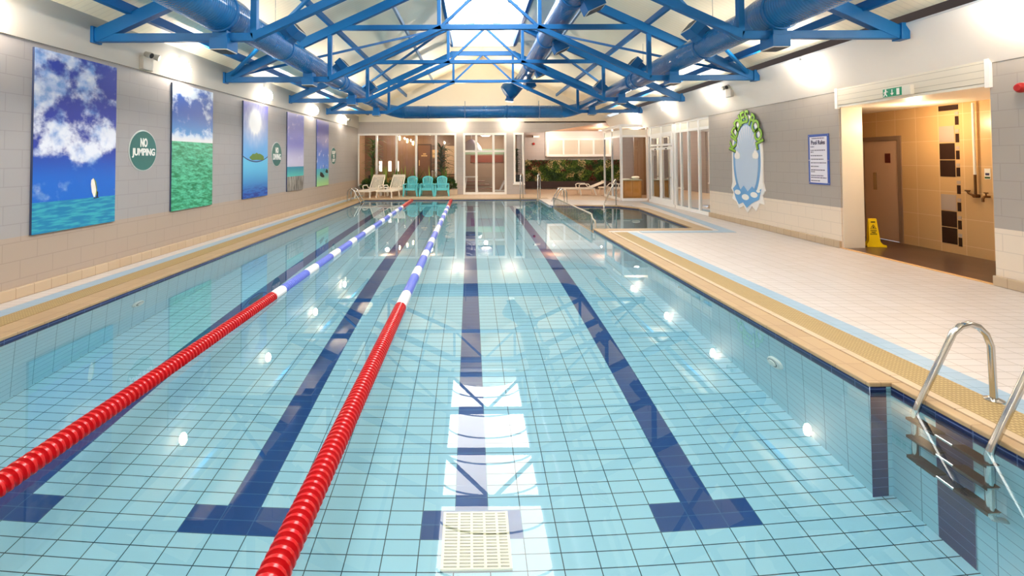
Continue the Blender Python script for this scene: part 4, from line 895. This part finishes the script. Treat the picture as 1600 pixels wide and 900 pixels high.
MB().tube([(-.298, -.338, -.02), (-.305, -.342, -.02)], .05, 14).build('lens', 'black', t)
o = thing('fire_alarm', 'red round alarm above the planted wall end', 'alarm', (3.33, 27.2, 2.53))
MB().lathe([(.10, 0), (.10, -.03)], axis='y', n=16).build('base', 'whitewall', o); MB().lathe([(.075, -.03), (.06, -.08), (.02, -.1)], axis='y', n=16).build('dome', 'red', o, smooth=True)

# ------------------------------------------------------------------ garden room on the right
GX = 6.80
def gframe(name, p, q, posts, zt=2.88, transoms=((2.60, 2.85),), base=.10, w=.08, door=False, mat='white'):
    """a run of glazing from p to q (x,y)"""
    p, q = Vector((p[0], p[1], 0)), Vector((q[0], q[1], 0)); d = (q-p); L = d.length; d.normalize(); up = Vector((0, 0, 1)); nrm = d.cross(up)
    root = struct(MB().bar(p+up*(base/2), q+up*(base/2), w, base).bar(p+up*(zt-.03), q+up*(zt-.03), w, .06).build(name, mat, bevel=.005))
    P = [0.]+list(posts)+[L]
    for s in P: MB().bar(p+d*s+up*base, p+d*s+up*(zt-.06), w, w, tuple(d)).build('post', mat, root, bevel=.005)
    for a, c in zip(P, P[1:]):
        MB().bar(p+d*(a+w/2)+up*2.56, p+d*(c-w/2)+up*2.56, w*.8, .08).build('transom', mat, root)
        MB().bar(p+d*(a+w/2)+up*2.71, p+d*(c-w/2)+up*2.71, w*.3, .22).build('upper_panel', 'cream', root)
        MB().bar(p+d*(a+w/2)+up*((base+2.52)/2), p+d*(c-w/2)+up*((base+2.52)/2), .008, 2.52-base).build('pane', 'glass', root)
    return root
gframe('window_4', (5.83, 19.25), (6.86, 19.25), [], zt=2.97)
gframe('window_5', (5.83, 21.7), (5.83, 19.30), [1.2], zt=2.96)
gframe('window_7', (GX, 16.33), (GX, 13.92), [.42, .98, 1.70])
# double door
d = gframe('door_4', (GX, 18.85), (GX, 16.42), [.22, 1.26, 2.28])
for y0, y1 in ((17.62, 18.6), (16.6, 17.58)):
    for z0, z1 in ((.1, 2.07), (2.12, 2.52)):
        b = MB().box(GX-.045, GX-.01, y0, y0+.09, z0, z1).box(GX-.045, GX-.01, y1-.09, y1, z0, z1).box(GX-.045, GX-.01, y0+.09, y1-.09, z0, z0+(.14 if z0 < 1 else .07)).box(GX-.045, GX-.01, y0+.09, y1-.09, z1-.09, z1)
        b.build('door_leaf' if z0 < 1 else 'fanlight', 'white', d, bevel=.004)
    MB().tube([(GX-.05, y0+.05, 1.02), (GX-.10, y0+.05, 1.02), (GX-.10, y0+.2, 1.02)], .014, 8).build('door_handle', 'steel', d)
    MB().box(GX-.05, GX-.045, (y0+y1)/2-.08, (y0+y1)/2+.08, 1.99, 2.03).build('door_plate', 'black', d)
wall('ceiling_garden_room', MB().prism([(5.78, 19.2, 2.97), (6.84, 19.2, 2.97), (6.9, 13.9, 2.88), (10, 13.9, 2.95), (10, 22.6, 2.97), (5.78, 22.6, 2.97)], (0, 0, .06)), 'white')
wall('wall_garden_room', MB().box(9.6, 9.7, 11.2, 27.2, 0, 3.0), 'garden_wood')
wall('wall_garden_end', MB().box(7.15, 9.6, 13.85, 13.95, 0, 3.0), 'garden_wood')
wall('wall_garden_back', MB().box(7.35, 9.6, 22.3, 22.4, 0, 3.0), lined('wood_slats', (150, 116, 88), (104, 76, 56), 'x', .3, .03))
plate('floor_garden_room', [[(5.8, 19.25), (GX, 19.25), (GX, 13.9), (9.6, 13.9), (9.6, 22.3), (5.8, 22.3)]], plain('garden_floor', (196, 160, 128), .3, var=.1), z=.012, t=.012)
t = thing('counter', 'honey wood counter behind the glass corner', 'counter', (6.42, 20.3, .012))
b = MB()
for i, x in enumerate((-.52, -.17, .18)): MB().box(x, x+.33, -.02, 0, .06, .72).build('front_panel', 'wood_counter', t, bevel=.01)
MB().box(-.55, .55, 0, .5, 0, .74).build('carcass', 'wood_counter', t); MB().box(-.58, .58, -.04, .54, .74, .78).build('worktop', plain('grey_top', (168, 176, 160), .3), t, bevel=.006)
o = MB().box(6.15, 6.5, 20.32, 20.55, .792, .83).build('paper_tray', 'white', bevel=.008); tag(o, 'flat white tray on the honey wood counter', 'tray')
t = thing('basket', 'pale rounded bowl on the counter end by the wall', 'bowl', (6.8, 20.5, .792)); MB().lathe([(.08, 0), (.15, .05), (.17, .10), (.12, .13), (.03, .14)], n=18).build('body', 'white', t, smooth=True)
def curtain(y0, y1, x, label):
    b = MB(); n = 40; z0, z1 = .05, 2.5
    top = [(x+.05*math.sin(i*1.25), y0+(y1-y0)*i/n) for i in range(n+1)]
    for i in range(n):
        (xa, ya), (xb, yb) = top[i], top[i+1]
        b.poly([(xa, ya, z0), (xb, yb, z0), (xb, yb, z1), (xa, ya, z1)]); b.poly([(xa+.012, ya, z0), (xa+.012, ya, z1), (xb+.012, yb, z1), (xb+.012, yb, z0)])
    o = b.build('curtain', 'curtain', smooth=True); tag(o, label, 'curtain', 'curtains in the garden room')
curtain(15.65, 16.05, 7.12, 'pinkish curtain gathered beside the glass double doors'); curtain(14.05, 14.55, 7.12, 'pinkish curtain gathered behind the last garden-room pane')
t = thing('shade_lamp', 'amber shaded lamp glowing behind the garden-room glass', 'lamp', (8.3, 17.3, 0))
MB().tube([(0, 0, .03), (0, 0, 2.0)], .02, 8).build('pole', 'brass', t); MB().lathe([(.2, 0), (.2, .03), (.03, .04)], n=18).build('base', 'brass', t); MB().lathe([(.38, 1.95), (.3, 2.45), (.05, 2.46)], n=24).build('shade', emit('amber_shade', (255, 190, 90), 2.5), t, smooth=True)
t = thing('dressing_table', 'pale shelf and pinkish panel along the garden-room wall', 'table', (8.9, 15.4, 0))
MB().box(-.3, .3, -1.2, 1.2, .86, .92).build('top', 'cream', t, bevel=.006)
for y in (-1.1, 1.1): MB().box(-.26, .26, y-.03, y+.03, 0, .86).build('leg', 'curtain', t)
MB().box(.2, .24, -1.07, 1.07, .1, .86).build('panel', 'curtain', t)
t = thing('wicker_seat', 'reddish low seat behind the last garden-room pane', 'chair', (7.75, 14.6, 0))
MB().box(-.28, .28, -.28, .28, .36, .44).build('seat', 'mural_red', t, bevel=.02)
for x in (-.24, .24):
    for y in (-.24, .24): MB().tube([(x*1.1, y*1.1, 0), (x, y, .37)], .02, 8).build('leg', 'cream', t)
MB().tube([(.27, -.27, .4), (.33, -.2, .95), (.35, 0, 1.02), (.33, .2, .95), (.27, .27, .4)], .02, 8).build('back_frame', 'mural_red', t, smooth=True)

# ------------------------------------------------------------------ resin furniture
def adirondack():
    t = thing('adirondack_chair', '', 'chair', (0, 0, 0), 0., 'turquoise armchairs by the window')
    # seat slats slope down to the back
    for i in range(5): x = -.2+.1*i; MB().bar((x, -.30, .36), (x, .16, .25), .085, .022).build('seat_slat', 'turq', t, bevel=.004)
    MB().box(-.27, .27, -.335, -.295, .27, .385).build('seat_front', 'turq', t, bevel=.012)
    # fan back
    for i in range(7):
        k_ = i-3; x0, x1 = k_*.058, k_*.080; top = .88-.011*k_*k_
        b = MB()
        for (z0, z1) in ((.26, .52), (.55, .85)): 
            f = lambda z: (x0+(x1-x0)*(z-.26)/.64, .14+.30*(z-.26)/.64, z)
            b.bar(f(z0), f(min(z1, top)), .048, .02, (0, 1, 0))
        b.build('back_slat', 'turq', t, bevel=.004)
    b = MB()
    g = lambda x, z: (x, .14+.30*(z-.26)/.64, z)
    capp = [g(.285*math.cos(a), .765+.145*math.sin(a)) for a in [PI*i/14 for i in range(15)]] + [g(-.225*math.cos(a), .765+.085*math.sin(a)) for a in [PI*i/14 for i in range(15)]]
    b.prism(capp, (0, .022, 0)); b.bar(g(-.25, .535), g(.25, .535), .05, .024, (0, 1, 0)); b.build('back_crest', 'turq', t, bevel=.006)
    for s in (-1, 1):
        MB().bar(g(s*.262, .77), g(s*.20, .26), .045, .024, (0, 1, 0)).build('back_side', 'turq', t, bevel=.005)
        MB().prism([(s*.24, -.40, .53), (s*.37, -.40, .53), (s*.40, -.30, .53), (s*.36, .28, .55), (s*.28, .30, .55)], (0, 0, .025)).build('armrest', 'turq', t, bevel=.008)
        MB().prism([(s*.29, -.34, .54), (s*.38, -.34, .54), (s*.385, -.33, .25), (s*.40, -.33, 0), (s*.33, -.33, 0), (s*.285, -.33, .22)], (0, .04, 0)).build('leg', 'turq', t, bevel=.006)
        MB().bar((s*.30, .28, .55), (s*.34, .42, 0), .06, .04, (0, 1, 0)).build('leg', 'turq', t, bevel=.006)
        MB().bar((s*.27, -.30, .34), (s*.25, .18, .22), .03, .09).build('seat_rail', 'turq', t, bevel=.005)
    return t
a0 = adirondack(); a0.scale = (.87, 1, 1.0)
for i, (x, l) in enumerate(((-2.90, 'turquoise slatted armchair next to a white lounger'), (-2.17, 'turquoise slatted armchair in the middle of three'), (-1.49, 'turquoise slatted armchair nearest the glass doors'))):
    relabel(a0 if i == 0 else copy_tree(a0), l, (x, 22.35, 0), math.radians((-2, 1, 3)[i]))
def lounger(back_angle):
    t = thing('sun_lounger', '', 'sun lounger', (0, 0, 0), 0., 'white resin sun loungers')
    w = .33; hz = .30
    for s in (-1, 1): MB().bar((s*w, -.95, hz), (s*w, .60, hz), .045, .06).build('side_rail', 'resin', t, bevel=.01)
    MB().box(-w-.02, w+.02, -1.0, -.93, hz-.035, hz+.03).build('foot_bar', 'resin', t, bevel=.012)
    for i in range(9): y = -.88+.145*i; MB().box(-w+.015, w-.015, y, y+.11, hz+.012, hz+.03).build('seat_slat', 'resin', t, bevel=.004)
    ca, sa = math.cos(back_angle), math.sin(back_angle); Lb = .74
    g = lambda x, l: (x, .42+l*ca, hz+.03+l*sa)
    fr_ = MB()
    for s in (-1, 1): fr_.bar(g(s*(w-.02), 0), g(s*(w-.05), Lb-.05), .065, .035, (0, 0, 1))
    fr_.bar(g(-w+.03, Lb-.04), g(w-.03, Lb-.04), .035, .11); fr_.bar(g(-w+.02, .03), g(w-.02, .03), .03, .07); fr_.build('back_frame', 'resin', t, bevel=.008)
    for i in range(7): x = -.21+.07*i; MB().bar(g(x, .05), g(x*.96, Lb-.08), .042, .02).build('back_slat', 'resin', t)
    for s in (-1, 1):
        for y, dy in ((-.88, -.06), (-.1, .05), (.55, .10)): MB().bar((s*(w+.005), y, hz), (s*(w+.03), y+dy, 0), .05, .05, (0, 1, 0)).build('leg', 'resin', t, bevel=.008)
        MB().tube([(s*(w+.02), -.12, hz), (s*(w+.05), -.14, hz+.17), (s*(w+.05), -.05, hz+.21), (s*(w+.05), .28, hz+.21), (s*(w+.03), .42, hz+.06)], .024, 8).build('armrest', 'resin', t, smooth=True)
    return t
l0 = lounger(math.radians(58))
relabel(l0, 'white slatted lounger with raised back nearest the corner ladder', (-4.66, 22.1, 0), math.radians(-14))
relabel(copy_tree(l0), 'white slatted lounger with raised back next to the turquoise chairs', (-3.72, 22.1, 0), math.radians(-14))
l1 = lounger(math.radians(22))
relabel(l1, 'flat white lounger in front of the planted wall', (4.95, 22.7, 0), -PI/2)
relabel(copy_tree(l1), 'white lounger half hidden behind the glass corner', (7.0, 23.6, 0), -PI/2+.5)
t = thing('side_table', 'small white square table between the two raised loungers', 'side table', (-4.17, 22.5, 0), 0.)
MB().box(-.2, .2, -.2, .2, .37, .41).build('table_top', 'white', t, bevel=.01)
for x in (-.16, .16):
    for y in (-.16, .16): MB().box(x-.025, x+.025, y-.025, y+.025, 0, .37).build('leg', 'white', t)

# ------------------------------------------------------------------ plants
o = MB().box(-5.50, -.80, 22.86, 23.18, 0, .27).build('planter', 'deck_far', bevel=.01); tag(o, 'long low tiled planter under the wide window', 'planter')
def bush(x, y, z, rx, ry, rz, label, n=330):
    t = thing('leafy_bush', label, 'bush', (x, y, z), 0., 'dark bushes in the long planter')
    b = MB()
    for i in range(n):
        a, c = random.uniform(0, 2*PI), random.uniform(-.2, 1.); r = math.sqrt(max(0, 1-c*c))*random.uniform(.6, 1.)
        d = Vector((math.cos(a)*r, math.sin(a)*r, c)); b.mat(random.choice((0, 1, 1, 1))).leaf((d.x*rx*.8, d.y*ry*.8, .12+d.z*rz*.8), d+Vector((random.uniform(-.6, .6), random.uniform(-.6, .6), random.uniform(-.2, .6))), random.uniform(.10, .19), random.uniform(.022, .04))
    b.build('foliage', ['leaf_a', 'leaf_b'], t)
    b = MB()
    for k_ in range(5): a = k_*1.25; b.tube([(0, 0, -.06), (rx*.4*math.cos(a), ry*.4*math.sin(a), rz*.5)], .012, 6)
    b.build('stem', 'trunk', t)
BL = ['at the corner end of the long planter', 'behind the first raised lounger', 'behind the small white table', 'behind the second raised lounger', 'behind the first turquoise armchair', 'behind the middle turquoise armchair', 'at the door end of the long planter']
for i, x in enumerate((-5.05, -4.4, -3.75, -3.1, -2.45, -1.8, -1.15)):
    bush(x, 22.97, .27, .33, .10, .36+.05*(i % 2), 'dark leafy bush '+BL[i])
SL = ['beside the palm pot at the corner', 'above the first lounger', 'between the two raised loungers', 'over the second lounger head', 'over the first turquoise armchair', 'behind the middle turquoise armchair', 'behind the last turquoise armchair']
for i, x in enumerate((-4.85, -4.2, -3.75, -3.3, -2.75, -2.1, -1.4)):
    t = thing('spiky_plant', 'spiky arching leaves '+SL[i], 'plant', (x, 23.04, .30), 0., 'spiky plants in the long planter')
    b = MB()
    for k_ in range(15):
        a = random.uniform(0, 2*PI); b.blade((0, 0, 0), (math.cos(a), math.sin(a)*.2), random.uniform(.75, 1.15), .055, random.uniform(.2, .8), random.uniform(1.6, 3.6), 5)
    b.build('leaves', 'leaf_c' if i % 2 else 'leaf_a', t); MB().tube([(0, 0, -.08), (0, 0, .05)], .03, 8).build('stem', 'trunk', t)
def palm(x, y, h, label, spread=.8, pot=True, mat='leaf_a', n=90):
    t = thing('potted_palm', label, 'potted plant', (x, y, 0), 0., 'tall plants behind glass')
    MB().lathe([(.16, 0), (.22, .5), (.24, .9), (.2, .9), (.19, .84)], n=18).build('pot', 'black', t, smooth=True)
    MB().tube([(0, 0, .8), (.03, 0, h*.6), (-.02, 0, h-.3)], .03, 8).build('trunk', 'trunk', t, smooth=True)
    b = MB()
    for k_ in range(n):
        z = 1.0+(h-1.2)*((k_+.5)/n); a = k_*2.4; b.blade((0, 0, z), (math.cos(a), math.sin(a)), spread*random.uniform(.8, 1.25), .065, random.uniform(.6, 1.3), random.uniform(.5, 1.3), 4)
    b.build('fronds', mat, t)
palm(-5.05, 24.25, 2.85, 'tall dark palm in a black pot in the first window bay', .62)
palm(-1.62, 23.9, 2.45, 'leafy potted tree in the last window bay', .65, mat='leaf_b')
palm(2.1, 24.0, 2.35, 'slender potted palm in the narrow window by the planted wall', .22, mat='leaf_b')

# ------------------------------------------------------------------ light and camera
def area(name, loc, rot, sx, sy, e, col):
    l = bpy.data.lights.new(name, 'AREA'); l.shape = 'RECTANGLE'; l.size = sx; l.size_y = sy; l.energy = e; l.color = col
    o = bpy.data.objects.new(name, l); C.objects.link(o); o.location = loc; o.rotation_euler = rot; return o
def point(name, loc, e, col, r=.1):
    l = bpy.data.lights.new(name, 'POINT'); l.energy = e; l.color = col; l.shadow_soft_size = r
    o = bpy.data.objects.new(name, l); C.objects.link(o); o.location = loc; return o
WARM = (1., .86, .68)
for x in (-4.4, -2.2): point('lobby_fill', (x, 24.6, 2.75), 26, WARM)  # added point lights with no fitting, filling the lobby
point('lobby_fill', (.6, 25.6, 2.6), 30, (1., .88, .75)); point('garden_fill', (8.2, 16.4, 2.6), 14, WARM); point('garden_fill', (6.6, 19.9, 2.7), 34, (1., .85, .65))  # added fill lights with no fitting, behind the doors and in the garden room
point('alcove_lamp', (7.56, 8.31, 2.25), 18, (1., .74, .46), .05); point('alcove_lamp', (7.6, 6.2, 2.4), 9, (1., .76, .5), .05)
point('recess_fill', (4.2, 25.9, 2.8), 36, (1., .9, .78), .03); point('recess_fill', (6.6, 25.4, 2.8), 36, (1., .9, .78), .03)  # added fill lights with no fitting, brightening the recess
w = bpy.data.worlds.new('hall'); sc.world = w; w.use_nodes = True; w.node_tree.nodes['Background'].inputs[0].default_value = (.8, .88, 1., 1); w.node_tree.nodes['Background'].inputs[1].default_value = .6

f, px, py, yaw, pitch, roll = 758.5539, 742.0222, 229.7391, .0014, .0264, -.0047
Ry = Matrix(((math.cos(yaw), -math.sin(yaw), 0), (math.sin(yaw), math.cos(yaw), 0), (0, 0, 1)))
B = Matrix(((1, 0, 0), (0, 0, -1), (0, 1, 0)))
Rx = Matrix(((1, 0, 0), (0, math.cos(pitch), math.sin(pitch)), (0, -math.sin(pitch), math.cos(pitch))))
Rr = Matrix(((math.cos(roll), -math.sin(roll), 0), (math.sin(roll), math.cos(roll), 0), (0, 0, 1)))
Rm = Rr @ Rx @ B @ Ry
cd = bpy.data.cameras.new('camera'); cam = bpy.data.objects.new('camera', cd); C.objects.link(cam)
r_, d_, f_ = Rm[0], Rm[1], Rm[2]
cam.matrix_world = Matrix(((r_[0], -d_[0], -f_[0], 0), (r_[1], -d_[1], -f_[1], 0), (r_[2], -d_[2], -f_[2], 1.65), (0, 0, 0, 1)))
cd.sensor_fit = 'HORIZONTAL'; cd.sensor_width = 36; cd.lens = f*36/1600
cd.shift_x = (800-px)/1600; cd.shift_y = (py-450)/1600; cd.clip_start = .05; cd.clip_end = 200
sc.camera = cam
sc.view_settings.view_transform = 'Standard'; sc.view_settings.look = 'None'; sc.view_settings.gamma = 1.; sc.view_settings.use_curve_mapping = False
sc.view_settings.exposure = .95
cy = sc.cycles
cy.use_denoising = True; cy.max_bounces = 14; cy.diffuse_bounces = 6; cy.glossy_bounces = 6; cy.transmission_bounces = 10; cy.transparent_max_bounces = 16
cy.caustics_refractive = True; cy.caustics_reflective = False; cy.sample_clamp_indirect = 8.; cy.blur_glossy = .3
